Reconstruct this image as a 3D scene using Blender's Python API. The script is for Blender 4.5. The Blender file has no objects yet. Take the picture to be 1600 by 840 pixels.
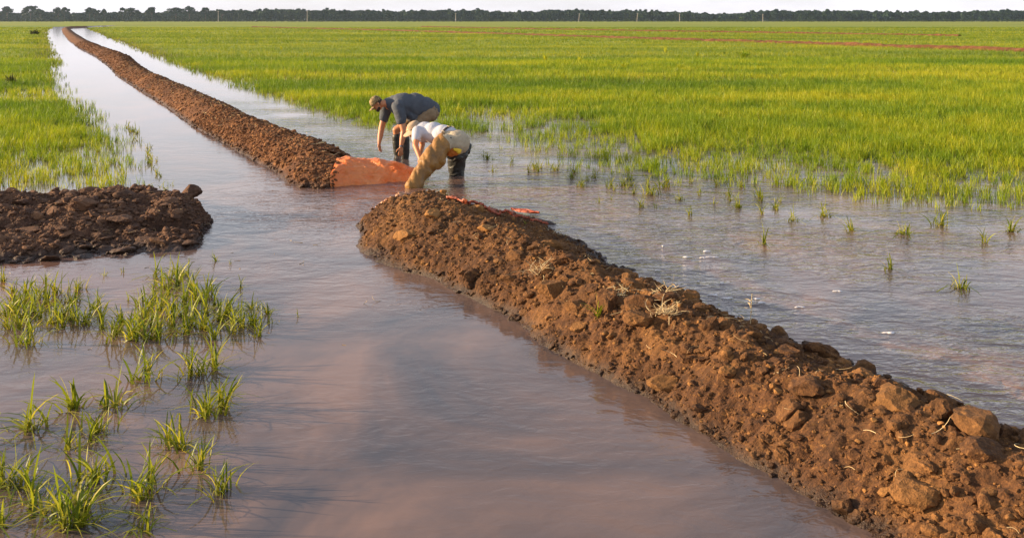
import bpy, bmesh, math, random
import numpy as np
from mathutils import Vector, Matrix, Euler

rng = np.random.default_rng(11)
random.seed(5)
SC = bpy.context.scene
COL = SC.collection
F, H, V0, U0 = 1500.0, 2.6, 31.0, 800.0      # focal length in photo pixels, eye height, horizon row, centre column

def gp(u, v, z=0.0):
    """ground point under a photo pixel"""
    y = F * (H - z) / (v - V0)
    return ((u - U0) * y / F, y)
def P3(u, v, y):
    return Vector(((u - U0) * y / F, y, H - (v - V0) * y / F))

# ------------------------------------------------------------------ noise
def _hash(ix, iy, seed):
    h = (ix.astype(np.int64) * 374761393 + iy.astype(np.int64) * 668265263 + seed * 974634777) & 0xFFFFFFFF
    h = ((h ^ (h >> 13)) * 1274126177) & 0xFFFFFFFF
    h = (h ^ (h >> 16)) & 0xFFFFFFFF
    return h / 4294967295.0
def vnoise(x, y, seed=0):
    ix, iy = np.floor(x), np.floor(y)
    fx, fy = x - ix, y - iy
    fx = fx * fx * (3 - 2 * fx); fy = fy * fy * (3 - 2 * fy)
    a = _hash(ix, iy, seed); b = _hash(ix + 1, iy, seed)
    c = _hash(ix, iy + 1, seed); d = _hash(ix + 1, iy + 1, seed)
    return (a * (1 - fx) + b * fx) * (1 - fy) + (c * (1 - fx) + d * fx) * fy
def fbm(x, y, octs=4, seed=0, gain=0.5):
    s = 0; a = 1; t = 0
    for o in range(octs):
        s = s + a * vnoise(x * 2 ** o + 17.3 * o, y * 2 ** o - 9.1 * o, seed + o); t += a; a *= gain
    return s / t - 0.5
def worley(x, y, seed=0):
    ix, iy = np.floor(x), np.floor(y)
    best = np.full(np.shape(x), 9.0)
    for dx in (-1, 0, 1):
        for dy in (-1, 0, 1):
            cx = ix + dx; cy = iy + dy
            px = cx + _hash(cx, cy, seed); py = cy + _hash(cx, cy, seed + 7)
            best = np.minimum(best, (px - x) ** 2 + (py - y) ** 2)
    return np.sqrt(best)
def sstep(a, b, x):
    t = np.clip((x - a) / (b - a), 0, 1)
    return t * t * (3 - 2 * t)

def poly_sd(px, py, poly):
    """signed distance to polygon, positive inside"""
    P = np.asarray(poly, float); Q = np.roll(P, -1, axis=0)
    d = np.full(px.shape, 1e9); ins = np.zeros(px.shape, bool)
    for (ax, ay), (bx, by) in zip(P, Q):
        ex, ey = bx - ax, by - ay
        t = np.clip(((px - ax) * ex + (py - ay) * ey) / (ex * ex + ey * ey + 1e-12), 0, 1)
        d = np.minimum(d, np.hypot(px - ax - t * ex, py - ay - t * ey))
        c = (ay > py) != (by > py)
        xi = ex * (py - ay) / (ey if abs(ey) > 1e-9 else 1e-9) + ax
        ins ^= c & (px < xi)
    return np.where(ins, d, -d)

# ------------------------------------------------------------------ mesh helpers
def mesh_np(name, verts, faces_list, mat, smooth=False, attrs=None):
    """faces_list: list of (n,k) int arrays"""
    me = bpy.data.meshes.new(name)
    verts = np.asarray(verts, np.float32)
    me.vertices.add(len(verts)); me.vertices.foreach_set('co', verts.ravel())
    idx = np.concatenate([f.ravel() for f in faces_list]).astype(np.int32)
    cnt = np.concatenate([np.full(len(f), f.shape[1], np.int32) for f in faces_list])
    st = np.concatenate([[0], np.cumsum(cnt)[:-1]]).astype(np.int32)
    me.loops.add(len(idx)); me.loops.foreach_set('vertex_index', idx)
    me.polygons.add(len(cnt)); me.polygons.foreach_set('loop_start', st)
    me.polygons.foreach_set('loop_total', cnt)
    me.polygons.foreach_set('use_smooth', np.full(len(cnt), smooth))
    me.update(calc_edges=True)
    for k, a in (attrs or {}).items():
        at = me.attributes.new(k, 'FLOAT', 'POINT'); at.data.foreach_set('value', np.asarray(a, np.float32))
    me.materials.append(mat)
    return me
def link(name, me, parent=None):
    o = bpy.data.objects.new(name, me); COL.objects.link(o)
    if parent: o.parent = parent
    return o
def tag(o, label=None, cat=None, group=None, kind=None):
    if label: o['label'] = label
    if cat: o['category'] = cat
    if group: o['group'] = group
    if kind: o['kind'] = kind
    return o
def empty(name, loc):
    o = bpy.data.objects.new(name, None); COL.objects.link(o); o.location = loc; o.empty_display_size = .2
    return o
def grid_faces(nr, nc):
    i = np.arange(nr * nc).reshape(nr, nc)
    return np.stack([i[:-1, :-1], i[:-1, 1:], i[1:, 1:], i[1:, :-1]], -1).reshape(-1, 4)

# ------------------------------------------------------------------ materials
class NT:
    def __init__(s, name):
        s.m = bpy.data.materials.new(name); s.m.use_nodes = True
        s.t = s.m.node_tree; s.t.nodes.clear()
        s.out = s.n('ShaderNodeOutputMaterial')
    def n(s, typ, **kw):
        nd = s.t.nodes.new(typ)
        for k, v in kw.items():
            if k.startswith('i_'):
                key = k[2:]
                nd.inputs[int(key) if key.isdigit() else key.replace('_', ' ')].default_value = v
            else: setattr(nd, k, v)
        return nd
    def l(s, a, b): s.t.links.new(a, b)
    def noise(s, scale, detail=4, rough=.5, vec=None, dist=0):
        nd = s.n('ShaderNodeTexNoise'); nd.inputs['Scale'].default_value = scale
        nd.inputs['Detail'].default_value = detail; nd.inputs['Roughness'].default_value = rough
        nd.inputs['Distortion'].default_value = dist
        if vec is not None: s.l(vec, nd.inputs['Vector'])
        return nd.outputs['Fac']
    def ramp(s, fac, stops, interp='LINEAR'):
        nd = s.n('ShaderNodeValToRGB'); cr = nd.color_ramp; cr.interpolation = interp
        while len(cr.elements) < len(stops): cr.elements.new(.5)
        for e, (p, c) in zip(cr.elements, stops):
            e.position = p; e.color = (*c, 1) if len(c) == 3 else c
        s.l(fac, nd.inputs['Fac']); return nd.outputs['Color']
    def mix(s, fac, a, b, blend='MIX'):
        nd = s.n('ShaderNodeMix', data_type='RGBA', blend_type=blend)
        for sock, v in ((nd.inputs[0], fac), (nd.inputs[6], a), (nd.inputs[7], b)):
            if isinstance(v, (int, float)): sock.default_value = v
            elif isinstance(v, tuple): sock.default_value = (*v, 1)
            else: s.l(v, sock)
        return nd.outputs[2]
    def math(s, op, a, b=0.0, clamp=False):
        nd = s.n('ShaderNodeMath', operation=op); nd.use_clamp = clamp
        for sock, v in ((nd.inputs[0], a), (nd.inputs[1], b)):
            if isinstance(v, (int, float)): sock.default_value = v
            else: s.l(v, sock)
        return nd.outputs[0]
    def attr(s, name):
        nd = s.n('ShaderNodeAttribute', attribute_name=name); return nd.outputs['Fac']
    def pos(s): return s.n('ShaderNodeNewGeometry').outputs['Position']
    def obj(s): return s.n('ShaderNodeTexCoord').outputs['Object']
    def mapping(s, vec, scale=(1, 1, 1), rot=(0, 0, 0)):
        nd = s.n('ShaderNodeMapping'); nd.inputs['Scale'].default_value = scale; nd.inputs['Rotation'].default_value = rot
        s.l(vec, nd.inputs['Vector']); return nd.outputs[0]
    def bump(s, h, strength=.5, dist=.01):
        nd = s.n('ShaderNodeBump'); nd.inputs['Distance'].default_value = dist
        if isinstance(strength, (int, float)): nd.inputs['Strength'].default_value = strength
        else: s.l(strength, nd.inputs['Strength'])
        s.l(h, nd.inputs['Height']); return nd.outputs[0]
    def bsdf(s, color, rough=.8, normal=None, **kw):
        nd = s.n('ShaderNodeBsdfPrincipled')
        if isinstance(color, tuple): nd.inputs['Base Color'].default_value = (*color, 1)
        else: s.l(color, nd.inputs['Base Color'])
        if isinstance(rough, (int, float)): nd.inputs['Roughness'].default_value = rough
        else: s.l(rough, nd.inputs['Roughness'])
        if normal is not None: s.l(normal, nd.inputs['Normal'])
        for k, v in kw.items(): nd.inputs[k.replace('_', ' ')].default_value = v
        return nd.outputs[0]
    def done(s, sh): s.l(sh, s.out.inputs['Surface']); return s.m

def mat_soil(name, dark, mid, light, dry=.5):
    t = NT(name); p = t.pos()
    n1 = t.noise(1.6, 5, .6, p); n2 = t.noise(22, 4, .65, p); n3 = t.noise(120, 3, .6, p)
    c = t.ramp(n1, [(.3, dark), (.5, mid), (.72, light)])
    c2 = t.ramp(n2, [(.3, dark), (.55, mid), (.75, light)])
    c = t.mix(.55, c, c2)
    sp = t.noise(70, 3, .7, p)
    c = t.mix(t.ramp(sp, [(.35, (.65, .65, .65)), (.55, (0, 0, 0))]), c, dark)
    c = t.mix(t.ramp(sp, [(.60, (0, 0, 0)), (.78, (.6, .6, .6))]), c, light)
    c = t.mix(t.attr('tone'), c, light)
    wet = t.attr('wet')
    c = t.mix(t.math('MULTIPLY', wet, .75), c, tuple(x * .45 for x in dark))
    h = t.math('ADD', n2, t.math('MULTIPLY', n3, .4))
    nrm = t.bump(h, .8, .02)
    r = t.math('SUBTRACT', .95, t.math('MULTIPLY', wet, .5))
    return t.done(t.bsdf(c, r, nrm, Specular_IOR_Level=.3))
M = {}
M['soil_far'] = mat_soil('bank_soil', (.040, .017, .008), (.150, .058, .021), (.42, .20, .075))
M['soil_near'] = mat_soil('near_bank_soil', (.026, .014, .008), (.112, .047, .017), (.40, .19, .055))
M['soil_left'] = mat_soil('mound_soil', (.036, .020, .013), (.125, .062, .036), (.27, .14, .07))

def mat_grass(name, a, b, c, root, trans=.45):
    t = NT(name)
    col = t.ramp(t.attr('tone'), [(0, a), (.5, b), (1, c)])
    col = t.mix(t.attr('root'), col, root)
    d = t.bsdf(col, .5, None, Specular_IOR_Level=.35)
    tr = t.n('ShaderNodeBsdfTranslucent'); t.l(col, tr.inputs['Color'])
    mx = t.n('ShaderNodeMixShader'); mx.inputs[0].default_value = trans
    t.l(d, mx.inputs[1]); t.l(tr.outputs[0], mx.inputs[2])
    return t.done(mx.outputs[0])
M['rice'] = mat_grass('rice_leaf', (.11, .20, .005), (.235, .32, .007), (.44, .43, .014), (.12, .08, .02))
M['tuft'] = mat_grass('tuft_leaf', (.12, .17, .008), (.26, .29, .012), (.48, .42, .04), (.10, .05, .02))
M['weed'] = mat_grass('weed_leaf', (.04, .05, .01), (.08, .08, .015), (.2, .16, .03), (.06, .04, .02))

def mat_plain(name, col, rough=.8, var=.25, scale=8, bump=.3, bdist=.01, **kw):
    t = NT(name); o = t.obj()
    n = t.noise(scale, 5, .6, o); n2 = t.noise(scale * 8, 3, .5, o)
    c = t.ramp(n, [(.25, tuple(x * (1 - var) for x in col)), (.75, tuple(min(1, x * (1 + var)) for x in col))])
    return t.done(t.bsdf(c, rough, t.bump(t.math('ADD', n, t.math('MULTIPLY', n2, .3)), bump, bdist), **kw))
M['skin'] = mat_plain('skin', (.52, .21, .09), .5, .18, 14, .15, .004)
M['hair'] = mat_plain('hair', (.03, .015, .008), .6, .3, 60, .5, .004)
M['tee_grey'] = mat_plain('slate_cotton', (.075, .085, .10), .9, .15, 6, .5, .02)
M['tee_white'] = mat_plain('pale_cotton', (.50, .50, .54), .9, .08, 6, .5, .02)
M['cream'] = mat_plain('cream_trouser_cloth', (.46, .38, .26), .9, .14, 7, .6, .02)
M['khaki'] = mat_plain('khaki_shorts_cloth', (.26, .18, .10), .9, .15, 7, .5, .02)
M['boot'] = mat_plain('dark_rubber', (.035, .034, .028), .45, .4, 10, .4, .01)
M['belt'] = mat_plain('dark_leather', (.035, .022, .018), .6, .2, 20, .2, .003)
M['metal'] = mat_plain('buckle_metal', (.5, .5, .5), .3, .1, 20, .1, .002, Metallic=.8)
M['hat'] = mat_plain('tan_hat_cloth', (.40, .29, .19), .9, .18, 14, .4, .005)
M['yellow'] = mat_plain('yellow_cloth', (.8, .50, .03), .8, .1, 20, .4, .004)
M['orange_cloth'] = mat_plain('orange_cloth', (.55, .16, .02), .8, .2, 20, .4, .004)
M['watch'] = mat_plain('watch_strap', (.05, .02, .015), .5, .2, 20, .1, .002)
M['pole'] = mat_plain('weathered_pole_wood', (.42, .38, .33), .9, .15, 3, .2, .01)
M['eye'] = mat_plain('eye', (.05, .03, .02), .2, .1, 20, 0, .001)

def m_wader():
    t = NT('wader_fabric'); o = t.obj()
    n = t.noise(5, 5, .6, o); n2 = t.noise(26, 4, .6, o)
    c = t.ramp(n, [(.25, (.15, .075, .018)), (.5, (.30, .14, .024)), (.75, (.38, .19, .04))])
    c = t.mix(t.ramp(n2, [(.55, (0, 0, 0)), (.72, (.5, .5, .5))]), c, (.12, .08, .05))
    return t.done(t.bsdf(c, .55, t.bump(t.math('ADD', n, t.math('MULTIPLY', n2, .3)), .7, .03)))
M['wader'] = m_wader()
def m_camo():
    t = NT('camouflage_cloth'); o = t.obj()
    a = t.noise(22, 3, .6, o, 1.2); b = t.noise(34, 2, .5, t.mapping(o, (1, 1, 1), (1, 2, .5)), 1)
    c = t.ramp(a, [(.0, (.07, .05, .025)), (.42, (.07, .05, .025)), (.44, (.20, .14, .06)), (.55, (.36, .25, .12)), (.66, (.12, .11, .04))], 'CONSTANT')
    c = t.mix(t.ramp(b, [(.6, (0, 0, 0)), (.62, (1, 1, 1))]), c, (.38, .29, .15))
    return t.done(t.bsdf(c, .9, t.bump(a, .2, .003)))
M['camo'] = m_camo()
def m_tarp(name, base, pale, dirt=.52):
    t = NT(name); p = t.pos()
    n = t.noise(3.2, 5, .6, p); n2 = t.noise(9, 6, .7, p, .8)
    vor = t.n('ShaderNodeTexVoronoi', feature='DISTANCE_TO_EDGE'); vor.inputs['Scale'].default_value = 3.4
    t.l(t.mapping(p, (1, 1, 1.6)), vor.inputs['Vector'])
    c = t.ramp(n, [(.3, base), (.62, pale)])
    c = t.mix(t.ramp(n2, [(dirt, (0, 0, 0)), (dirt + .22, (.75, .75, .75))]), c, (.20, .07, .035))
    h = t.math('ADD', t.math('MULTIPLY', t.math('MINIMUM', vor.outputs[0], .12), 2.5), t.math('MULTIPLY', n2, .7))
    d = t.bsdf(c, .38, t.bump(h, .8, .05))
    tr = t.n('ShaderNodeBsdfTranslucent'); t.l(c, tr.inputs['Color'])
    mx = t.n('ShaderNodeMixShader'); mx.inputs[0].default_value = .2
    t.l(d, mx.inputs[1]); t.l(tr.outputs[0], mx.inputs[2])
    return t.done(mx.outputs[0])
M['tarp'] = m_tarp('orange_plastic', (.90, .19, .018), (.92, .32, .10), .62)
M['tarp_red'] = m_tarp('red_orange_plastic', (.62, .10, .035), (.66, .20, .11), .5)
M['tarp_pale'] = m_tarp('pale_orange_plastic', (.72, .30, .14), (.80, .48, .28), .6)

def m_water():
    t = NT('muddy_water'); p = t.pos()
    rip = t.attr('ripple'); mud = t.attr('mud')
    w = t.noise(.55, 4, .6, t.mapping(p, (1, .8, 1)), 1.2)
    c = t.ramp(w, [(.32, (.070, .062, .066)), (.5, (.140, .096, .082)), (.68, (.24, .145, .105))])
    c = t.mix(mud, c, (.19, .080, .048))
    n1 = t.noise(2.6, 3, .5, t.mapping(p, (.8, 1.25, 1), (0, 0, .25)), .6)
    n2 = t.noise(8.5, 3, .55, t.mapping(p, (.7, 1.3, 1), (0, 0, -.2)), .7)
    n3 = t.noise(26, 2, .5, p)
    h = t.math('ADD', t.math('MULTIPLY', n1, .75), t.math('ADD', t.math('MULTIPLY', n2, .30), t.math('MULTIPLY', n3, .03)))
    nrm = t.bump(h, rip, .075)
    return t.done(t.bsdf(c, .055, nrm, IOR=1.33, Specular_IOR_Level=.95))
M['water'] = m_water()

def m_ground():
    t = NT('wet_field_ground'); p = t.pos()
    n = t.noise(.9, 5, .6, p); n2 = t.noise(14, 4, .6, p)
    mudc = t.ramp(t.math('ADD', t.math('MULTIPLY', n, .6), t.math('MULTIPLY', n2, .4)), [(.35, (.05, .028, .016)), (.65, (.13, .07, .035))])
    st = t.noise(1, 5, .62, t.mapping(p, (.02, .07, 1)))
    st2 = t.noise(1, 4, .6, t.mapping(p, (.25, .6, 1)))
    g = t.ramp(t.math('ADD', t.math('MULTIPLY', st, .65), t.math('MULTIPLY', st2, .35)), [(.38, (.12, .18, .005)), (.5, (.20, .26, .007)), (.64, (.32, .32, .012))])
    c = t.mix(t.attr('crop'), mudc, g)
    c = t.mix(t.math('MULTIPLY', t.attr('dry'), .65), c, (.27, .25, .015))
    return t.done(t.bsdf(c, .8, t.bump(n2, .5, .02), Specular_IOR_Level=.25))
M['ground'] = m_ground()
def m_leaf(name, a, b):
    t = NT(name)
    c = t.ramp(t.attr('tone'), [(0, a), (1, b)])
    return t.done(t.bsdf(c, .7, None, Specular_IOR_Level=.2))
M['leaf'] = m_leaf('tree_foliage', (.007, .022, .010), (.030, .070, .022))
M['bush'] = m_leaf('hedge_foliage', (.012, .026, .006), (.045, .075, .016))
M['bark'] = mat_plain('bark', (.10, .07, .05), .9, .2, 1, .3, .05)
def m_straw():
    t = NT('dry_straw'); c = t.ramp(t.attr('tone'), [(0, (.30, .18, .07)), (1, (.70, .55, .30))])
    return t.done(t.bsdf(c, .7, None))
M['straw'] = m_straw()
M['foam'] = mat_plain('foam', (.75, .72, .72), .6, .1, 30, .3, .004)

# ------------------------------------------------------------------ clods
def icos(sub, n, seed, amp=.22):
    out = []
    r = np.random.default_rng(seed)
    for k in range(n):
        bm = bmesh.new(); bmesh.ops.create_icosphere(bm, subdivisions=sub, radius=1)
        v = np.array([x.co[:] for x in bm.verts]); f = np.array([[q.index for q in y.verts] for y in bm.faces])
        bm.free()
        # facet it: cut by random planes, then jitter
        for _ in range(7):
            d = r.normal(size=3); d /= np.linalg.norm(d); lim = r.uniform(.55, .85)
            s = v @ d; over = s > lim
            v[over] -= np.outer(s[over] - lim, d)
        v = v * (1 + r.normal(0, amp * .35, (len(v), 1)))
        out.append((v, f))
    return out
ICO1 = icos(2, 8, 3)      # 42 verts
ICO2 = icos(3, 5, 9, .10)
def scatter_clods(pos, size, flat, variants, r, tone):
    """pos (n,3); returns verts, faces, tone"""
    V, Fc, T = [], [], []; off = 0
    n = len(pos); pick = r.integers(0, len(variants), n)
    ang = r.uniform(0, 2 * np.pi, n); tilt = r.normal(0, .5, n); ax = r.uniform(0, 2 * np.pi, n)
    for k, (bv, bf) in enumerate(variants):
        ids = np.nonzero(pick == k)[0]
        if not len(ids): continue
        m = len(ids)
        sc = np.stack([r.uniform(.8, 1.35, m), r.uniform(.7, 1.1, m), r.uniform(.6, 1., m) * flat], 1) * size[ids, None]
        v = bv[None] * sc[:, None, :]
        v = v * (1 + r.normal(0, .04, (m, len(bv), 1)))
        ca, sa = np.cos(tilt[ids])[:, None], np.sin(tilt[ids])[:, None]
        y, z = v[..., 1] * ca - v[..., 2] * sa, v[..., 1] * sa + v[..., 2] * ca
        x = v[..., 0]
        cb, sb = np.cos(ang[ids])[:, None], np.sin(ang[ids])[:, None]
        v = np.stack([x * cb - y * sb, x * sb + y * cb, z], -1) + pos[ids, None, :]
        V.append(v.reshape(-1, 3)); T.append(np.repeat(tone[ids], len(bv)))
        Fc.append((bf[None] + (np.arange(m) * len(bv))[:, None, None] + off).reshape(-1, 3)); off += m * len(bv)
    return np.concatenate(V), np.concatenate(Fc), np.concatenate(T)

def resample(pts, s):
    pts = np.asarray(pts, float); d = np.r_[0, np.cumsum(np.hypot(*np.diff(pts[:, :2], axis=0).T))]
    d /= d[-1]
    return np.stack([np.interp(s, d, pts[:, k]) for k in range(pts.shape[1])], 1)

class Bank:
    """earth bank between two shore lines (matched point by point), built as a real displaced surface"""
    def __init__(s, L, R, h, pw=1.7, seed=1, amp=.05, clod=.035, skew=0.):
        s.L, s.R, s.h = np.asarray(L, float), np.asarray(R, float), np.asarray(h, float)
        c = (s.L + s.R) / 2
        s.d = np.r_[0, np.cumsum(np.hypot(*np.diff(c, axis=0).T))]
        s.len = s.d[-1]; s.pw, s.seed, s.amp, s.clod, s.skew = pw, seed, amp, clod, skew
    def at(s, a, t):
        """a: metres along, t: 0..1 across"""
        l = np.stack([np.interp(a, s.d, s.L[:, k]) for k in (0, 1)], -1)
        r = np.stack([np.interp(a, s.d, s.R[:, k]) for k in (0, 1)], -1)
        h = np.interp(a, s.d, s.h)
        xy = l + (r - l) * t[..., None]
        x, y = xy[..., 0], xy[..., 1]
        w = np.hypot(*(r - l).T).T
        # wobbling shore
        q = np.abs(2 * t - 1 - s.skew * (1 - (2 * t - 1) ** 2))
        q = q + .16 * fbm(x * 1.1, y * 1.1, 3, s.seed + 40) + .10 * fbm(x * 4, y * 4, 2, s.seed + 50)
        q = np.maximum(q, 0)
        z = h * (1 - q ** s.pw)
        env = sstep(-.12, .12, z)
        z = z * (1 + .5 * fbm(x * .7, y * .7, 3, s.seed))
        if getattr(s, 'skip', None):
            env = np.where(s.skip(a, t), 0., env); z = np.where(s.skip(a, t), z * (1 / (1 + .5 * fbm(x * .7, y * .7, 3, s.seed))) - .05, z)
        z = z + env * s.amp * 1.6 * fbm(x * 3, y * 3, 4, s.seed + 3)
        z = z + env * s.clod * (.45 - worley(x * 7, y * 7, s.seed + 5)) + env * s.clod * .6 * (.4 - worley(x * 17, y * 17, s.seed + 6))
        if getattr(s, 'hole', None):
            hx, hy, rx, ry, dp = s.hole; z = z - dp * np.exp(-(((x - hx) / rx) ** 2 + ((y - hy) / ry) ** 2) ** 2)
        return np.stack([x, y, np.maximum(z, -.4)], -1)
    def build(s, name, mat, a_list, nt, clods=(), t0=-.12, t1=1.12, variants=None, seed=1, toneamp=.35):
        r = np.random.default_rng(seed)
        a = np.asarray(a_list); t = np.linspace(t0, t1, nt)
        A, T = np.meshgrid(a, t, indexing='ij')
        v = s.at(A, T).reshape(-1, 3)
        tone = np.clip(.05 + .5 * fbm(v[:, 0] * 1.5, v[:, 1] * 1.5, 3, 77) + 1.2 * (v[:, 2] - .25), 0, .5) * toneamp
        V, Fs, TN = [v], [grid_faces(len(a), nt)], [tone]
        tri = []; off = len(v)
        for (n, lo, hi, smin, smax, flat, vs, tmax) in clods:
            aa = r.uniform(lo, hi, n); tt = r.uniform(.0, 1., n)
            p = s.at(aa, tt)
            keep = p[:, 2] > -.03
            if getattr(s, 'skip', None): keep &= ~s.skip(aa, tt)
            p = p[keep]; n = len(p)
            sz = smin * (smax / smin) ** (r.random(n) ** 2.2)
            p[:, 2] += sz * flat * r.uniform(-.2, .45, n)
            tn = np.where(r.random(n) < .14, r.uniform(.3, tmax, n), r.uniform(0, .2, n))
            cv, cf, ct = scatter_clods(p, sz, flat, vs, r, tn)
            V.append(cv); tri.append(cf + off); off += len(cv); TN.append(ct)
        V = np.concatenate(V); TN = np.concatenate(TN)
        wet = 1 - sstep(.0, .11, V[:, 2] + .05 * fbm(V[:, 0] * 5, V[:, 1] * 5, 2, 9))
        me = mesh_np(name, V, Fs + tri, mat, False, {'tone': TN, 'wet': wet})
        return link(name, me)

N_ = np.array([.89, .45])
# --- bank A: the long levee that runs to the back
La_px = [(500, 296), (470, 293), (445, 284), (433, 270), (412, 258), (385, 243), (357, 228), (330, 212), (300, 196), (265, 170), (230, 148),
         (183, 118), (170, 104), (150, 89), (122, 75), (106, 63), (98, 52), (96, 46), (104, 44), (128, 43.2)]
La = [gp(*p) for p in La_px]
Ra = []
for i, p in enumerate(La):
    if i < 1: Ra.append((-2.35, 16.85)); continue
    a = np.array(La[max(i - 1, 1)]); b = np.array(La[min(i + 1, len(La) - 1)]); d = b - a; d /= np.linalg.norm(d)
    w = 1.65 if p[1] < 60 else 2.2
    Ra.append(tuple(np.array(p) + w * np.array([d[1], -d[0]])))
Ra[1] = (-2.75, 17.15); Ra[2] = (-3.0, 17.7)
La = [(-1.42, 15.75), (-1.66, 15.5), (-2.05, 15.32), (-2.44, 15.18), (-2.75, 15.03)] + La
Ra = [(-1.38, 15.95), (-1.55, 16.12), (-1.75, 16.35), (-1.95, 16.5), (-2.15, 16.7)] + Ra
hA = [.02, .12, .22, .28, .32, .36, .40, .42] + [.44] * (len(La) - 8)
hA = [q * .84 for q in hA]; hA[-3:] = [.5, .5, .5]
bankA = Bank(La, Ra, hA, 1.7, 3, .045, .03, -.12)
bankA.skip = lambda a, t: a < 1.02 + .95 * t
la = bankA.len
aA = [0.]
while aA[-1] < la:
    y = 15 + aA[-1] * .9
    aA.append(aA[-1] + max(.02, .02 * (y / 15) ** 1.5))
aA[-1] = la
oA = bankA.build('earth_bank', M['soil_far'], aA, 110,
    [(10500, .9, 11, .012, .055, .8, ICO1, .75), (7000, 8, 40, .018, .05, .7, ICO1, .7), (3800, 36, 95, .04, .075, .6, ICO1, .6)], seed=4)
tag(oA, 'long reddish brown dirt bank running away through the water to the far tree line', 'earth bank')

# --- bank B: near levee, lower right
Lb_px = [(640, 303), (588, 334), (556, 352), (566, 368), (560, 382), (570, 392), (591, 407), (633, 425), (673, 436), (699, 451), (738, 466), (778, 486), (806, 503)]
Lb = [gp(*p) for p in Lb_px]
Lb[0] = (-1.35, 13.25)
Rb = [(-.85, 13.35), (-.25, 13.0), (.0, 12.7), (.2, 12.45), (.42, 12.05), (.58, 11.7), (.72, 11.35), (.9, 10.9), (1.0, 10.55), (1.2, 10.1), (1.42, 9.55), (1.68, 8.95), (1.9, 8.45)]
hB = [.05, .28, .43, .48, .53, .53, .52, .50, .50, .50, .50, .50, .50]
e = np.array(Lb[-1]); d = np.array([.46, -.888])
for k in range(1, 13):
    p = e + d * k * .75
    Lb.append(tuple(p + (np.array([-.12, 0]) if k == 1 else 0))); Rb.append(tuple(p + N_ * 1.78)); hB.append(.5)
hB = [q * .80 for q in hB]
bankB = Bank(Lb, Rb, hB, 1.5, 21, .085, .05, -.28)
lb = bankB.len
aB = np.arange(0, lb, .016)
oB = bankB.build('earth_bank', M['soil_near'], aB, 130,
    [(15000, 0.1, lb, .007, .024, .8, ICO1, .9), (3000, 0.1, lb, .014, .040, .75, ICO1, .8), (620, 4.0, lb, .03, .12, .75, ICO2, .35), (60, .3, 4.2, .025, .05, .75, ICO2, .9)], seed=8)
tag(oB, 'crumbly brown dirt bank in the right foreground, lit orange, with stones and straw on top', 'earth bank')

# --- mound C: left
Lc_px = [(-230, 432), (-120, 424), (0, 415), (60, 411), (110, 405), (150, 402), (200, 398), (235, 391), (275, 388), (300, 387), (314, 380), (316, 368), (325, 354)]
Lc = [gp(*p) for p in Lc_px]
Rc = [(-11, 13.6), (-9.6, 13.5), (-8.1, 13.5), (-7.5, 13.55), (-7.0, 13.6), (-6.5, 13.7), (-6.0, 13.8), (-5.5, 13.9), (-5.1, 13.9), (-4.75, 13.8), (-4.45, 13.5), (-4.2, 13.0), (-3.85, 12.4)]
hC = [.28, .29, .29, .32, .33, .33, .33, .34, .33, .29, .22, .10, .02]
bankC = Bank(Lc, Rc, hC, 1.5, 33, .13, .06, .22)
bankC.hole = gp(266, 369) + (.30, .16, .30)
lc = bankC.len
oC = bankC.build('dirt_mound', M['soil_left'], np.arange(0, lc, .022), 150,
    [(9000, 0, lc, .010, .035, .7, ICO1, .5), (1500, 0, lc - .2, .03, .075, .6, ICO1, .5), (200, 0.5, lc - .5, .06, .14, .42, ICO2, .5)], seed=12, toneamp=.25)
tag(oC, 'dark lumpy dirt mound at the left edge, sticking out into the water', 'dirt mound')

# --- far cross banks
def ridge(name, px, w, h, label, seed, mat):
    pts = np.array([gp(*p) for p in px])
    dv = np.gradient(pts, axis=0); dv /= np.linalg.norm(dv, axis=1)[:, None]
    nn = np.stack([-dv[:, 1], dv[:, 0]], 1)
    b = Bank(pts - nn * w / 2, pts + nn * w / 2, [h] * len(pts), 1.5, seed, .10, .02)
    o = b.build(name, mat, np.linspace(0, b.len, 700), 26, seed=seed)
    return tag(o, label, 'earth bank')
ridge('earth_bank', [(395, 43.2), (500, 46), (600, 48.6), (800, 55.2), (1000, 62.4), (1200, 68.5), (1700, 86)], 1.4, .37, 'thin brown dirt line crossing the right field, the nearer of the two lines', 51, M['soil_far'])
ridge('earth_bank', [(660, 42.8), (800, 45.8), (1000, 49.6), (1200, 52.6), (1500, 58)], 1.4, .37, 'thin brown dirt line crossing the right field, the farther and shorter one', 52, M['soil_far'])

# ------------------------------------------------------------------ field outlines
ER = [gp(*p) for p in [(1750, 352), (1350, 328), (1200, 306), (1130, 298), (1050, 292), (950, 282), (880, 270), (830, 258), (790, 243), (745, 226), (700, 214),
      (640, 211), (590, 207), (540, 198), (500, 184), (450, 167), (400, 151), (330, 128), (280, 110), (225, 88), (180, 67), (150, 53), (132, 44.5)]]
FIELD_R = ER + [(-175, 420), (-260, 1900), (1900, 1900), (1900, 12)]
EL = [gp(*p) for p in [(256, 306), (250, 280), (234, 247), (214, 217), (186, 184), (152, 158), (116, 134), (104, 112), (107, 98), (92, 76), (79, 56), (80, 46.5), (88, 42.5)]]
FIELD_L = [(-16, 14.1)] + [(-5.3, 14.1)] + EL + [(-175, 420), (-260, 1900), (-1900, 1900), (-1900, 14.1)]

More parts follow.
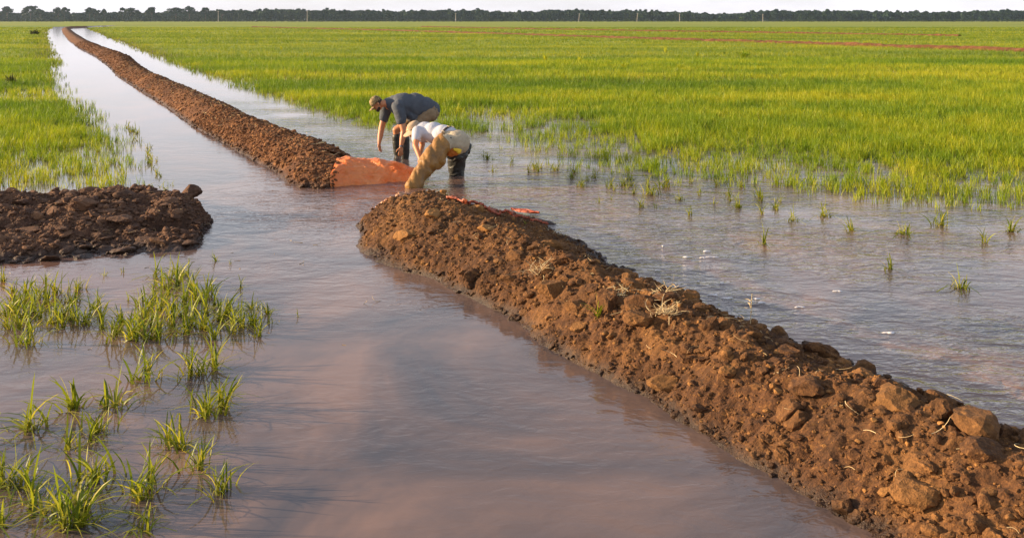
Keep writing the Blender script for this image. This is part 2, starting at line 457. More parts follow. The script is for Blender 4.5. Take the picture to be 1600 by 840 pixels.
# ------------------------------------------------------------------ ground and water sheets
def fan(ys, na, amax=1.25, off=14):
    a = np.linspace(-1, 1, na); a = np.sign(a) * (np.abs(a) ** 1.4) * amax
    Y, A = np.meshgrid(ys, a, indexing='ij')
    return A * (Y + off), Y
ys = np.r_[np.linspace(-6, 8, 40), 8 * np.exp(np.linspace(0.01, math.log(1850 / 8), 560))]
X, Y = fan(ys, 420)
x, y = X.ravel(), Y.ravel()
sr, sl = poly_sd(x, y, FIELD_R), poly_sd(x, y, FIELD_L)
sd = np.maximum(sr, sl)
z = np.full(x.shape, -.3)
near = y < 62
zin = -.030 + .06 * fbm(x * 1.1, y * 1.1, 4, 61)
z = np.where(sd > -1.2, -.3 + sstep(-1.2, .8, sd) * (.3 + zin), z)
lift = sstep(35, 80, y) * sstep(0, 2.5, sd)
z = z + lift * (.07 - np.minimum(z, .05))
crop = sstep(.3, 3.5, sd) * sstep(22, 60, y); crop = np.where(y > 1300, .8, crop)
dry = sstep(330, 520, y) * np.clip(.55 + 1.6 * fbm(x * .004, y * .012, 3, 5), 0, 1)
me = mesh_np('ground', np.stack([x, y, z], 1), [grid_faces(*X.shape)], M['ground'], True, {'crop': crop, 'dry': dry})
tag(link('ground', me), kind='structure')

ysw = np.r_[np.linspace(-6, 8, 30), 8 * np.exp(np.linspace(0.01, math.log(600 / 8), 260))]
X, Y = fan(ysw, 240)
x, y = X.ravel(), Y.ravel()
# how rough the water is: current through the gap and to the right, calm up the left channel
gap = np.exp(-(((x + 1.2) / 2.6) ** 2 + ((y - 14.2) / 2.2) ** 2))
side = sstep(-4.5, -1.5, x + (y - 16) * .5)            # right of bank A
rip = .07 + .75 * side * (1 - sstep(17, 36, y)) + .85 * gap
rip += .14 * (1 - sstep(9, 16, y)) * (.6 + fbm(x * .5, y * .5, 2, 4))
rip = rip * (1 - .85 * sstep(16, 34, y) * (1 - side)) * (1 - .75 * sstep(25, 60, y))
rip = np.clip(rip * (.85 + 2.2 * fbm(x * .5 + y * .15, y * .8, 3, 8)), .012, 1)
mud = np.clip(.8 * np.exp(-(((x - .3) / 2.2) ** 2 + ((y - 14.4) / .9) ** 2)) * (.6 + 2.6 * fbm(x * 1.2, y * 2.4, 3, 3))
      + .85 * np.exp(-(((x + 5.0) / 1.9) ** 2 + ((y - 9.4) / .9) ** 2)) + .45 * np.exp(-(((x + 2.2) / 1.0) ** 2 + ((y - 14.6) / .5) ** 2)), 0, 1)
me = mesh_np('water', np.stack([x, y, np.zeros_like(x)], 1), [grid_faces(*X.shape)], M['water'], True, {'ripple': rip, 'mud': mud})
tag(link('water', me), kind='structure')

# ------------------------------------------------------------------ grass
def blades(x, y, z, h, w, lean, tone, seg=3, r=rng, droop=.35):
    n = len(x)
    az = r.uniform(0, 2 * np.pi, n); la_ = r.uniform(0, 2 * np.pi, n)
    wx, wy = np.cos(az) * w / 2, np.sin(az) * w / 2
    lx, ly = np.cos(la_) * lean * h, np.sin(la_) * lean * h
    V = []; root = []; tn = []
    for k in range(seg):
        f = k / seg; hw = 1 - .45 * f
        bx = x + lx * f ** 1.7; by = y + ly * f ** 1.7; bz = z + h * (f - droop * lean * f * f)
        V.append(np.stack([bx - wx * hw, by - wy * hw, bz], 1)); V.append(np.stack([bx + wx * hw, by + wy * hw, bz], 1))
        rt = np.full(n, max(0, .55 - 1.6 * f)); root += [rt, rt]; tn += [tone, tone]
    V.append(np.stack([x + lx, y + ly, z + h * (1 - droop * lean)], 1)); root.append(np.zeros(n)); tn.append(tone)
    m = 2 * seg + 1
    V = np.stack(V, 1).reshape(-1, 3); root = np.stack(root, 1).ravel(); tn = np.stack(tn, 1).ravel()
    b = (np.arange(n) * m)[:, None]
    Fq = [b + np.array([2 * k, 2 * k + 1, 2 * k + 3, 2 * k + 2]) for k in range(seg - 1)]
    Ft = b + np.array([2 * seg - 2, 2 * seg - 1, 2 * seg])
    return V, Fq, Ft, root, tn
def grass_obj(name, parts, mat):
    V, Fs, R_, T_ = [], [], [], []; off = 0
    for (v, fq, ft, ro, tn) in parts:
        V.append(v); R_.append(ro); T_.append(tn)
        Fs += [f + off for f in fq] + [ft + off]; off += len(v)
    me = mesh_np(name, np.concatenate(V), Fs, mat, False, {'root': np.concatenate(R_), 'tone': np.concatenate(T_)})
    return link(name, me)

def field_points(poly, y0, y1, dens, edge=1.05, r=rng, tuft=0, aside=1.1):
    """random points of the view wedge inside a field"""
    area_n = []
    yy = np.sqrt(r.uniform((y0 + 3) ** 2, (y1 + 3) ** 2, int(dens * aside * ((y1 + 3) ** 2 - (y0 + 3) ** 2) / 1))) - 3
    xx = r.uniform(-aside, aside, len(yy)) * (yy + 3) * .62
    s = poly_sd(xx, yy, poly); k = s > 0
    return xx[k], yy[k], s[k]

def dens_field(xx, yy, s, left):
    d = sstep(.0, 1.6, s)
    patch = fbm(xx * .22, yy * .12, 4, 91)
    fine = fbm(xx * 1.7, yy * 1.2, 3, 92)
    if left:
        nearz = sstep(18.0, 20.5, yy)                      # thin near rows in front
        d = d * (.42 + .58 * nearz) * (1 - .72 * np.exp(-((yy - 34) / 5.0) ** 2) * sstep(9, 2, s))
        d = d * (1 - .5 * np.exp(-((yy - 80) / 5.) ** 2) * (fbm(xx * .12, yy * .12, 2, 7) > 0))
    else:
        k = sstep(1.6, 8.0, s + 2.6 * fbm(xx * .35, yy * .6, 3, 94)); nearx = sstep(-4, 0, xx) * sstep(34, 24, yy)
        d = d * (1 - nearx * (1 - (.30 + .70 * k)))
    thin = d < .6
    d = d * (1 + np.where(thin, 3.6, .9) * fine + .9 * patch)
    return np.clip(d, 0, 1)

def make_rice(poly, left, name, label):
    parts = []
    r = np.random.default_rng(31 if left else 32)
    def tone_of(xx, yy, n):
        tn = .42 + 1.0 * fbm(xx * .10, yy * .22, 4, 95) + 1.3 * fbm(xx * .025, yy * .16, 3, 98) + .8 * fbm(xx * .9, yy * .9, 2, 96) + r.normal(0, .17, n)
        return np.clip(tn, 0, 1)
    # near plants: small tufts of a few blades
    for (y0, y1, dens, nb, seg, w, hh) in ((13, 24, 75, 7, 3, .0095, .25), (24, 38, 50, 6, 3, .012, .26), (38, 62, 22, 5, 2, .017, .27), (62, 100, 8, 4, 1, .035, .28),
                                           (100, 170, 3, 4, 1, .07, .30), (170, 320, .7, 4, 1, .16, .30)):
        xx, yy, s = field_points(poly, y0, y1, dens, r=r, aside=1.1)
        d = dens_field(xx, yy, s, left)
        k = r.random(len(xx)) < d; xx, yy, s, d = xx[k], yy[k], s[k], d[k]
        n = len(xx)
        hs = hh * (.72 + .45 * np.clip(d, 0, 1)) * (1 + .7 * fbm(xx * .3, yy * .3, 3, 97)) * r.uniform(.8, 1.2, n)
        tn = tone_of(xx, yy, n)
        X_, Y_, H_, T_ = [np.repeat(q, nb) for q in (xx, yy, hs, tn)]
        m = len(X_)
        X_ = X_ + r.normal(0, .028 * (1 + w * 12), m); Y_ = Y_ + r.normal(0, .028 * (1 + w * 12), m)
        H_ = H_ * r.uniform(.6, 1.1, m); T_ = np.clip(T_ + r.normal(0, .12, m), 0, 1)
        parts.append(blades(X_, Y_, np.full(m, -.03), H_, np.full(m, w), r.uniform(.05, .55, m), T_, seg, r))
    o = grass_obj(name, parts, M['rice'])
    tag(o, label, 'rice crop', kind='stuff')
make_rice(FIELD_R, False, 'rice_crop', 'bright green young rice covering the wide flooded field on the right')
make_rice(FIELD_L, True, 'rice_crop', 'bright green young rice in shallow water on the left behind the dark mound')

# taller yellow or dark weeds among the rice
def leafy(name, u, v, h, w, mat, seed, n=40, tone=(.5, 1), label='', cat='weed', group=None):
    r = np.random.default_rng(seed)
    X0, Y0 = gp(u, v)
    a = r.uniform(0, 6.28, n); rad = r.random(n) * w * .25
    vv = blades(np.cos(a) * rad, np.sin(a) * rad, np.zeros(n), h * r.uniform(.4, 1, n), np.full(n, max(.012, Y0 * .0009)), r.uniform(.1, w / h, n), r.uniform(*tone, n), 3, r)
    o = grass_obj(name, [vv], mat); o.location = (X0, Y0, .0)
    tag(o, label, cat, group)
    return o
leafy('weed_clump', 18, 134, .62, .55, M['weed'], 1, 90, (0, .3), 'dark brown weed clump poking above the left rice near the left edge')
leafy('weed_clump', 54, 55, 1.3, 2.2, M['weed'], 2, 120, (0, .2), 'low dark clump far off in the left field beside the white channel')
leafy('weed_clump', 1163, 92, .8, 1.0, M['rice'], 3, 90, (.1, .8), 'bushy green and yellow weed standing in the right field below the brown line')
for k, (u, v, hh) in enumerate([(440, 80, .55), (563, 67, .7), (640, 150, .45), (852, 98, .7), (905, 100, .7), (1040, 84, .7), (1090, 90, .6), (718, 178, .4), (1062, 108, .4), (974, 108, .5)]):
    leafy('weed', u, v, hh, .4, M['rice'], 40 + k, 26, (.85, 1), 'yellowish weed stalk rising above the right rice field', 'weed', 'yellowish weeds scattered in the right field')

# ------------------------------------------------------------------ loose tufts in the water
def tuft_mesh(name, seed, n, h, spread, lean, stiff=False):
    r = np.random.default_rng(seed)
    a = r.uniform(0, 6.28, n); rad = np.abs(r.normal(0, spread, n))
    hh = h * r.uniform(.45, 1, n)
    v1 = blades(np.cos(a) * rad, np.sin(a) * rad, np.full(n, -.03), hh, r.uniform(.008, .0145, n), r.uniform(.08, lean * 1.15, n), np.clip(r.normal(.42, .32, n), 0, 1), 5, r, .75)
    m = max(3, n // 5)
    a = r.uniform(0, 6.28, m); rad = np.abs(r.normal(0, spread * 1.4, m))
    v2 = blades(np.cos(a) * rad, np.sin(a) * rad, np.full(m, -.02), h * r.uniform(.3, .7, m), np.full(m, .006), r.uniform(.8, 1.8, m), np.full(m, 1.), 4, r, .5)
    parts = [v1, v2]
    V, Fs, R_, T_ = [], [], [], []; off = 0
    for (v, fq, ft, ro, tn) in parts:
        V.append(v); R_.append(ro); T_.append(tn); Fs += [f + off for f in fq] + [ft + off]; off += len(v)
    return mesh_np(name, np.concatenate(V), Fs, M['tuft'], False, {'root': np.concatenate(R_), 'tone': np.concatenate(T_)})
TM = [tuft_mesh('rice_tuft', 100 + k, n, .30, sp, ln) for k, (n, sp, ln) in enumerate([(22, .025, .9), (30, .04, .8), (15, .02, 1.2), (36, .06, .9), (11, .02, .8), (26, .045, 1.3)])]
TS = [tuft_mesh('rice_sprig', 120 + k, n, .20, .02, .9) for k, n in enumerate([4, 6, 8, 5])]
rt = random.Random(3)
def put(meshes, u, v, s, label, group, name='rice_tuft', k=None):
    s *= 1.34
    x, y = gp(u, v)
    o = link(name, meshes[rt.randrange(len(meshes)) if k is None else k])
    o.location = (x, y, 0); o.rotation_euler = (rt.uniform(-.06, .06), rt.uniform(-.06, .06), rt.uniform(0, 6.28)); o.scale = (s * rt.uniform(.9, 1.1),) * 2 + (s * rt.uniform(.9, 1.1),)
    tag(o, label, 'rice tuft', group)
    return o
G1 = 'rice tufts in the brown water in front of the left mound'
L1 = 'green rice tuft in the lower left water in front of the dark mound'
for (u, v, s) in [(40, 462, .85), (88, 458, .95), (12, 490, .9), (30, 497, 1.1), (62, 498, .9), (100, 492, .8), (150, 482, .7), (132, 504, .85), (98, 512, 1.0), (45, 512, .9), (14, 514, .8),
                  (243, 432, .95), (276, 446, 1.15), (300, 452, 1.0), (262, 462, .9), (322, 462, .9), (290, 476, 1.1), (250, 486, 1.1), (225, 496, 1.1), (322, 492, 1.2), (345, 500, 1.1), (300, 508, 1.15),
                  (268, 512, 1.0), (365, 504, .9), (380, 512, .9), (180, 524, .9), (205, 528, 1.1), (242, 530, 1.1), (335, 530, 1.1), (405, 526, .8), (376, 450, .5), (392, 482, .6), (418, 490, .6), (110, 470, .8), (75, 475, .9), (160, 500, .8), (285, 430, .7), (255, 450, .9), (310, 470, 1.), (235, 475, .9), (275, 495, 1.1), (335, 478, .9), (355, 490, .9), (318, 515, 1.1), (290, 522, 1.1), (220, 512, 1.), (26, 478, .9), (52, 486, 1.), (395, 508, .8), (362, 520, 1.)]:
    put(TM, u, v, s, L1, G1)
for (u, v, s) in [(338, 408, .8), (360, 412, .5), (424, 505, .6), (465, 495, .5), (192, 425, .6), (165, 430, .6), (330, 452, .7), (200, 470, .6)]:
    put(TS, u, v, s, 'thin rice sprig of a few leaves standing in the lower left water', 'thin sprigs in the lower left water', 'rice_sprig')
# beyond the lower and right edges of the photograph the same thin planting goes on
for k in range(30):
    v = 535 + 300 * rt.random() ** .8; u = rt.uniform(-60, 420 - (v - 535) * .25)
    put(TM, u, v, rt.uniform(.7, 1.15), L1.replace('in front of the dark mound', 'closest to the camera'), 'rice tufts nearest the camera')
G2 = 'loose rice tufts at the edge of the right field'
L2 = 'loose rice tuft standing in rippled water in front of the right field'
for (u, v, s) in [(898, 270, 1.0), (955, 290, .8), (1039, 292, 1.05), (1012, 290, .9), (1077, 336, .75), (1139, 306, .9), (1141, 314, .6), (1187, 308, 1.0), (1190, 334, .85), (1193, 382, .9), (1158, 292, .9), (1120, 290, .8),
                  (1080, 286, .8), (985, 281, .8), (930, 278, .8), (866, 266, .8), (1240, 345, .9), (1290, 338, 1.1), (1330, 360, .9), (1410, 366, 1.1), (1470, 352, 1), (1540, 380, 1.1), (1580, 362, 1.0), (1390, 420, .8), (1500, 450, .9)]:
    put(TM, u, v, s * .95, L2, G2)
for (u, v, s) in [(957, 312, .7), (1003, 320, .7), (1025, 325, .7), (1115, 318, .7), (1095, 300, .7), (845, 262, .8), (800, 252, .8)]:
    put(TS, u, v, s, 'thin pale sprig leaning in the rippled water on the right', 'thin sprigs in the right water', 'rice_sprig')
for (u, v, s) in [(243, 300, 1.3), (270, 290, .8), (232, 255, 1.1), (245, 272, 1.1), (208, 222, 1.2), (228, 297, 1.2)]:
    put(TS, u, v, s, 'thin sprig in calm water at the edge of the left rice', 'thin sprigs beside the left rice', 'rice_sprig')

for k in range(34):
    u = rt.uniform(755, 1230); v = np.interp(u, [755, 850, 1000, 1230], [236, 268, 290, 316]) + abs(rt.gauss(0, 12))
    put(TM if rt.random() < .45 else TS, u, v, rt.uniform(.55, .9), 'thin young seedling in the shallows close to the right rice edge', 'seedlings along the right rice edge', 'rice_seedling')
for k in range(26):
    v = rt.uniform(185, 302); u = np.interp(v, [184, 217, 247, 306], [186, 214, 234, 256]) + abs(rt.gauss(0, 7)) - 3
    put(TS, u, v, rt.uniform(.8, 1.25), 'thin sprig in calm water at the edge of the left rice', 'thin sprigs beside the left rice', 'rice_sprig')
for (u, v, s_) in [(5, 440, .7), (20, 455, .7), (70, 440, .6), (120, 452, .6), (60, 465, .9), (112, 500, .9), (85, 505, 1.), (30, 515, 1.), (160, 515, .8), (190, 505, .8), (215, 478, .8), (265, 435, .8)]:
    put(TM, u, v, s_, L1, G1)

# ------------------------------------------------------------------ straw
def strands(name, pts, lens, r, rad=.0025, spread=1., tone=(0, 1), seg=5, up=.25):
    V, Fs, T = [], [], []; off = 0
    for (x, y, z), L in zip(pts, lens):
        a = r.uniform(0, 6.28); el = r.uniform(-.05, up); p = np.array([x, y, z], float); tn = r.uniform(*tone); ring0 = None
        bend = r.normal(0, .35); be = r.normal(-.06, .15)
        for k in range(seg + 1):
            d = np.array([math.cos(a) * math.cos(el), math.sin(a) * math.cos(el), math.sin(el)])
            s1 = np.cross(d, [0, 0, 1.]); s1 /= np.linalg.norm(s1); s2 = np.cross(s1, d)
            rr = rad * (1 - .6 * k / seg)
            for q in range(3):
                an = q * 2.094; V.append(p + (s1 * math.cos(an) + s2 * math.sin(an)) * rr); T.append(tn)
            if k:
                b = off + (k - 1) * 3
                for q in range(3): Fs.append((b + q, b + (q + 1) % 3, b + 3 + (q + 1) % 3, b + 3 + q))
            p = p + d * L / seg; a += bend; el += be
        off += 3 * (seg + 1)
    me = mesh_np(name, np.array(V), [np.array(Fs)], M['straw'], False, {'tone': T})
    return link(name, me)
rs = np.random.default_rng(5)
def onbank(b, n, lo, hi, t0=.1, t1=.95):
    p = b.at(rs.uniform(lo, hi, n), rs.uniform(t0, t1, n)); p[:, 2] += .03; return p
tag(strands('straw_litter', onbank(bankA, 520, 1.2, 40, .1, .8), rs.uniform(.05, .22, 520), rs, .004), 'short pale straw bits scattered along the long dirt bank', 'straw', kind='stuff')
tag(strands('straw_litter', onbank(bankB, 230, .3, lb, .1, .9), rs.uniform(.04, .16, 230), rs, .0022), 'short pale straw bits scattered over the near dirt bank', 'straw', kind='stuff')
tag(strands('straw_litter', onbank(bankC, 70, 1, lc, .1, .9), rs.uniform(.04, .16, 70), rs, .0022, tone=(0, .5)), 'short dull straw bits on the dark left mound', 'straw', kind='stuff')

fp = np.stack([rs.uniform(-7, -1.2, 46), rs.uniform(7.5, 11.5, 46), np.full(46, .002)], 1)
tag(strands('floating_straw', fp, rs.uniform(.03, .16, 46), rs, .003, tone=(.2, .8), up=0.02), 'short straw and leaf bits floating on the lower left water', 'straw', kind='stuff')
def bank_hit(bank, u, v):
    """where the ray through a photo pixel meets a bank"""
    a = np.linspace(0, bank.len, 700); t = np.linspace(0, 1, 90)
    A, T = np.meshgrid(a[a < 14] if bank.len > 20 else a, t, indexing='ij'); p = bank.at(A, T)
    uu = U0 + F * p[..., 0] / p[..., 1]; vv = V0 + F * (H - p[..., 2]) / p[..., 1]
    d = np.hypot(uu - u, vv - v) + np.where(p[..., 2] > 0, 0, 50) + p[..., 1] * .3
    i = np.unravel_index(np.argmin(d), d.shape); return p[i]
def straw_clump(u, v, n, L, label, up=.9):
    c = bank_hit(bankB, u, v)
    pts = np.stack([rs.normal(0, L * .30, n), rs.normal(0, L * .2, n), rs.uniform(.01, .05, n)], 1)
    o = strands('straw_clump', pts, rs.uniform(.4, 1, n) * L, rs, .0028, tone=(.5, 1), up=up); o.location = c
    o.location.z += .02
    tag(o, label, 'straw')
straw_clump(838, 432, 34, .20, 'pale straw wisp on the near bank, above the big brown stone')
straw_clump(1040, 500, 60, .17, 'big tangled straw clump at the bottom of the near bank')
straw_clump(965, 468, 26, .16, 'fan of straw leaning over the square stone on the near bank')
straw_clump(1040, 467, 26, .17, 'straw wisp high on the near bank by the right water edge')
straw_clump(880, 360, 12, .22, 'thin pale grass strand trailing on the dark side of the near bank', .3)

# green sprout and dry stalk on bank B
def sprout(u, v, label, n, h, tone, name):
    c = bank_hit(bankB, u, v)
    r = np.random.default_rng(77)
    vv = blades(r.normal(0, .008, n), r.normal(0, .008, n), np.full(n, -.02), h * r.uniform(.6, 1.1, n), np.full(n, .011), r.uniform(.3, 1.0, n), np.full(n, tone), 5, r, .4)
    o = grass_obj(name, [vv], M['tuft']); o.location = c; tag(o, label, 'plant')
sprout(935, 497, 'small green grass sprout with long leaves among the stones of the near bank', 10, .26, .35, 'grass_sprout')
sprout(822, 350, 'tiny pale green sprout on the dark side of the near bank', 4, .09, .7, 'grass_sprout')
c = bank_hit(bankB, 1173, 505)
o = strands('dry_stalk', [(0, 0, 0)] + [(0, 0, .10 + .03 * k) for k in range(4)] * 2, [.24] + [.05] * 8, np.random.default_rng(2), .0035, tone=(.5, .9), up=1.2)
for i, vtx in enumerate(o.data.vertices):
    if i < 18: k = i // 3; vtx.co = Vector((.003 * k + .004 * math.cos(i * 2.09), .004 * math.sin(i * 2.09), .05 * k))
o.location = c; tag(o, 'thin dry upright stalk with short side twigs at the lower right of the near bank', 'plant')

# ------------------------------------------------------------------ big single clods / stones on bank B and C
def stone(bank, u, v, size, flat, label, mat, tone, seed, name='dirt_clod'):
    r = np.random.default_rng(seed)
    bm = bmesh.new(); bmesh.ops.create_icosphere(bm, subdivisions=4, radius=1)
    vv = np.array([q.co[:] for q in bm.verts]); f = np.array([[q.index for q in w.verts] for w in bm.faces]); bm.free()
    for _ in range(9):
        d = r.normal(size=3); d /= np.linalg.norm(d); lim = r.uniform(.45, .8); s = vv @ d; ov = s > lim; vv[ov] -= np.outer(s[ov] - lim, d) * .93
    nz = fbm(vv[:, 0] * 2.5 + 5 + seed, vv[:, 1] * 2.5 + vv[:, 2] * 1.7, 4, seed)
    vv *= (1 + .35 * nz + .16 * fbm(vv[:, 0] * 9 + vv[:, 2] * 7, vv[:, 1] * 9 - vv[:, 2] * 5, 3, seed + 2))[:, None]
    vv *= np.array([size * 1.15, size, size * flat]) * 1.15
    a = r.uniform(0, 6.28); R_ = np.array([[math.cos(a), -math.sin(a), 0], [math.sin(a), math.cos(a), 0], [0, 0, 1]]); vv = vv @ R_.T
    me = mesh_np(name, vv, [f], mat, False, {'tone': np.full(len(vv), tone) + .3 * np.clip(nz, 0, 1), 'wet': np.zeros(len(vv))})
    o = link(name, me); c = bank_hit(bank, u, v); o.location = (c[0], c[1], c[2] + size * flat * .2)
    tag(o, label, 'dirt clod')
SN = M['soil_near']
stone(bankB, 866, 456, .105, .8, 'big rounded brown clod on the near bank, left of the other big stones', SN, .22, 1)
stone(bankB, 898, 480, .085, .75, 'reddish brown clod just left of the green sprout on the near bank', SN, .1, 2)
stone(bankB, 955, 474, .10, .95, 'squarish grey-brown clod with one orange lit edge right of the green sprout', SN, .05, 3)
stone(bankB, 1003, 500, .105, .6, 'flat brown clod beside the tangled straw clump on the near bank', SN, .15, 4)
stone(bankB, 980, 440, .06, .9, 'upright orange lit clod near the crest of the near bank', SN, .3, 5)
stone(bankB, 953, 427, .11, .28, 'long flat slab of earth near the crest of the near bank', SN, .3, 6)
stone(bankB, 1045, 463, .09, .6, 'orange lit clod at the crest of the near bank beside the right water', SN, .3, 7)
stone(bankB, 632, 372, .12, .55, 'large smooth ochre clod low on the left nose of the near bank', SN, .55, 8)
stone(bankB, 678, 340, .09, .75, 'ochre clod in the middle of the near bank top', SN, .7, 9)
stone(bankB, 744, 332, .08, .9, 'round tan clod beside the red plastic strips', SN, .55, 10)
stone(bankB, 760, 355, .09, .4, 'flat yellowish clod below the round tan clod on the near bank', SN, .8, 11)
stone(bankB, 696, 300, .04, .9, 'small orange clod on the very top of the near bank', SN, .8, 12)
stone(bankB, 716, 373, .045, 1.1, 'small upright clod in the middle slope of the near bank', SN, .4, 13)
stone(bankB, 905, 512, .06, .7, 'small orange clod at the foot of the green sprout', SN, .4, 14)
SL = M['soil_left']
stone(bankC, 297, 304, .13, .8, 'round dark clod at the far right tip of the left mound', SL, .05, 21)
stone(bankC, 59, 339, .09, .75, 'pale tan clod on the left part of the dark mound', SL, .6, 22)
stone(bankC, 135, 322, .13, .5, 'broad flat tan slab of earth on the top of the dark mound', SL, .3, 23)
stone(bankC, 190, 345, .13, .45, 'broad flat dark slab in the middle of the dark mound', SL, .1, 24)
stone(bankC, 262, 318, .12, .5, 'wide reddish slab near the right end of the dark mound', SL, .3, 25)

# ------------------------------------------------------------------ plastic sheets
def sheet(name, bank, path, label, mat, off=.025, wr=.03, cat='plastic sheet', rows=60, cols=90, seed=1):
    """patch of a bank covered in plastic: path is (s,t) corner quads [(a0,t0),(a1,t1)] low edge / high edge polylines"""
    lo, hi = path
    q = np.linspace(0, 1, cols)
    lo = resample(lo, q); hi = resample(hi, q)
    w = np.linspace(0, 1, rows)
    A = lo[None, :, 0] * (1 - w[:, None]) + hi[None, :, 0] * w[:, None]
    T = lo[None, :, 1] * (1 - w[:, None]) + hi[None, :, 1] * w[:, None]
    sm = Bank(bank.L, bank.R, bank.h, bank.pw, bank.seed, 0., 0.)
    p = sm.at(A, T); x, y, z = p[..., 0], p[..., 1], p[..., 2]
    n = fbm(x * 2.4 + y, y * 2.4, 3, seed)
    crease = np.abs(fbm(x * 3.6 - z * 3, y * 3.2 + z * 5, 4, seed + 4)) * 1.5 + np.abs(fbm(x * 7 + z * 6, y * 5 - z * 6, 3, seed + 8)) * .6
    p[..., 2] = z + off + wr * (n - crease + .2)
    p[..., 1] -= wr * .8 * (n - crease)
    me = mesh_np(name, p.reshape(-1, 3), [grid_faces(rows, cols)], mat, True)
    o = link(name, me)
    md = o.modifiers.new('thick', 'SOLIDIFY'); md.thickness = .004
    tag(o, label, cat); return o
# over the end of bank A; a: metres from the tip, t=0 is the side towards the camera
sheet('plastic_sheet', bankA, ([(.0, -.10), (.25, -.12), (.7, -.13), (.9, -.13), (1.06, -.10)], [(.0, 1.), (.25, .97), (.75, .84), (1.15, .66), (1.5, .44)]),
      'orange plastic sheet wrapped over the end of the long dirt bank beside the two men', M['tarp'], .05, .075, seed=5, rows=110, cols=170)

def ribbon(name, bank, pts, width, label, mat, seed, lift=.02, n=90):
    """crumpled plastic strip lying along a line of photo pixels on a bank"""
    q = np.linspace(0, 1, n); c = resample(pts, q)
    W = np.linspace(-.5, .5, 9)
    x = c[:, 0][:, None] + W[None] * width * .65; y = c[:, 1][:, None] + W[None] * width * .75
    taper = np.sin(np.pi * np.clip(q, .03, .97)) ** .5
    x = c[:, 0][:, None] + W[None] * (width * taper * .7)[:, None]; y = c[:, 1][:, None] + W[None] * (width * taper * .6)[:, None]
    x = x + .03 * fbm(x * 9, y * 9, 2, seed + 3); y = y + .05 * fbm(x * 7, y * 7, 2, seed + 5)
    ag, tg = np.meshgrid(np.linspace(0, min(bank.len, 6), 260), np.linspace(-.05, 1.1, 70), indexing='ij'); g = bank.at(ag, tg).reshape(-1, 3)
    d2 = (g[None, :, 0] - x.reshape(-1, 1)) ** 2 + (g[None, :, 1] - y.reshape(-1, 1)) ** 2
    z = np.maximum(g[np.argmin(d2, 1), 2], 0).reshape(x.shape) + lift + .045 * (.5 + fbm(x * 8, y * 8, 3, seed)) + .015 * np.sin(W * 14 + fbm(x * 3, y * 3, 2, seed) * 9)
    me = mesh_np(name, np.stack([x, y, z], -1).reshape(-1, 3), [grid_faces(n, 9)], mat, True)
    o = link(name, me); md = o.modifiers.new('thick', 'SOLIDIFY'); md.thickness = .004
    tag(o, label, 'plastic sheet')
def w3(l): return [(gp(u, v, z)[0], gp(u, v, z)[1], z) for (u, v, z) in l]
ribbon('plastic_strip', bankB, w3([(700, 298, .50), (735, 309, .44), (760, 316, .36), (790, 322, .22), (805, 326, .12)]), .16, 'red-orange plastic strip along the top edge of the near bank next to the right water', M['tarp_red'], 3)
ribbon('plastic_strip', bankB, w3([(745, 319, .42), (775, 329, .34), (800, 337, .24), (830, 345, .13), (854, 352, .04)]), .15, 'crumpled red-orange plastic strip lower down where the near bank meets the right water', M['tarp_red'], 7)
ribbon('plastic_strip', bankB, w3([(800, 322, .08), (815, 329, .03), (843, 335, .01)]), .12, 'short red plastic tail floating on the water right of the near bank', M['tarp_red'], 9, .012)
ribbon('plastic_strip', bankB, w3([(586, 336, .04), (600, 325, .14), (618, 312, .26), (634, 304, .33)]), .10, 'pale orange plastic edge sticking out of the left nose of the near bank', M['tarp_pale'], 12, .03)

# ------------------------------------------------------------------ foam
def foam(u, v, w, d, seed):
    r = np.random.default_rng(seed); x0, y0 = gp(u, v); V, Fs = [], []
    n = 26; ring = []
    for k in range(n):
        a = k / n * 6.283; q = 1 + .35 * math.sin(a * 3 + seed) + r.normal(0, .12)
        ring.append((math.cos(a) * w * q, math.sin(a) * d * q))
    V = [(x, y, .001) for x, y in ring] + [(x * .7, y * .7, .009 + .002 * r.random()) for x, y in ring] + [(0, 0, .011)]
    for k in range(n):
        j = (k + 1) % n; Fs.append((k, j, n + j, n + k))
    T_ = [(n + k, n + (k + 1) % n, 2 * n) for k in range(n)]
    o = link('foam_patch', mesh_np('foam_patch', np.array(V), [np.array(Fs), np.array(T_)], M['foam'], True)); o.location = (x0, y0, 0)
    tag(o, 'small white foam streak drifting on the rippled water right of the near bank', 'foam', 'foam streaks on the right water')
for k, (u, v, w, d) in enumerate([(1074, 402, .05, .012), (1104, 393, .04, .018), (1112, 402, .07, .012), (1098, 403, .03, .01), (1115, 461, .045, .014), (1136, 466, .05, .014), (1182, 467, .03, .02), (1190, 473, .035, .014),
                                  (1027, 423, .025, .007), (1045, 433, .02, .006), (1052, 442, .02, .006), (1091, 440, .015, .006), (1128, 443, .02, .006), (1036, 385, .012, .01), (1170, 462, .02, .006),
                                  (1250, 480, .04, .012), (1310, 455, .04, .012), (1390, 520, .05, .014)]):
    foam(u, v, w, d, k + 1)

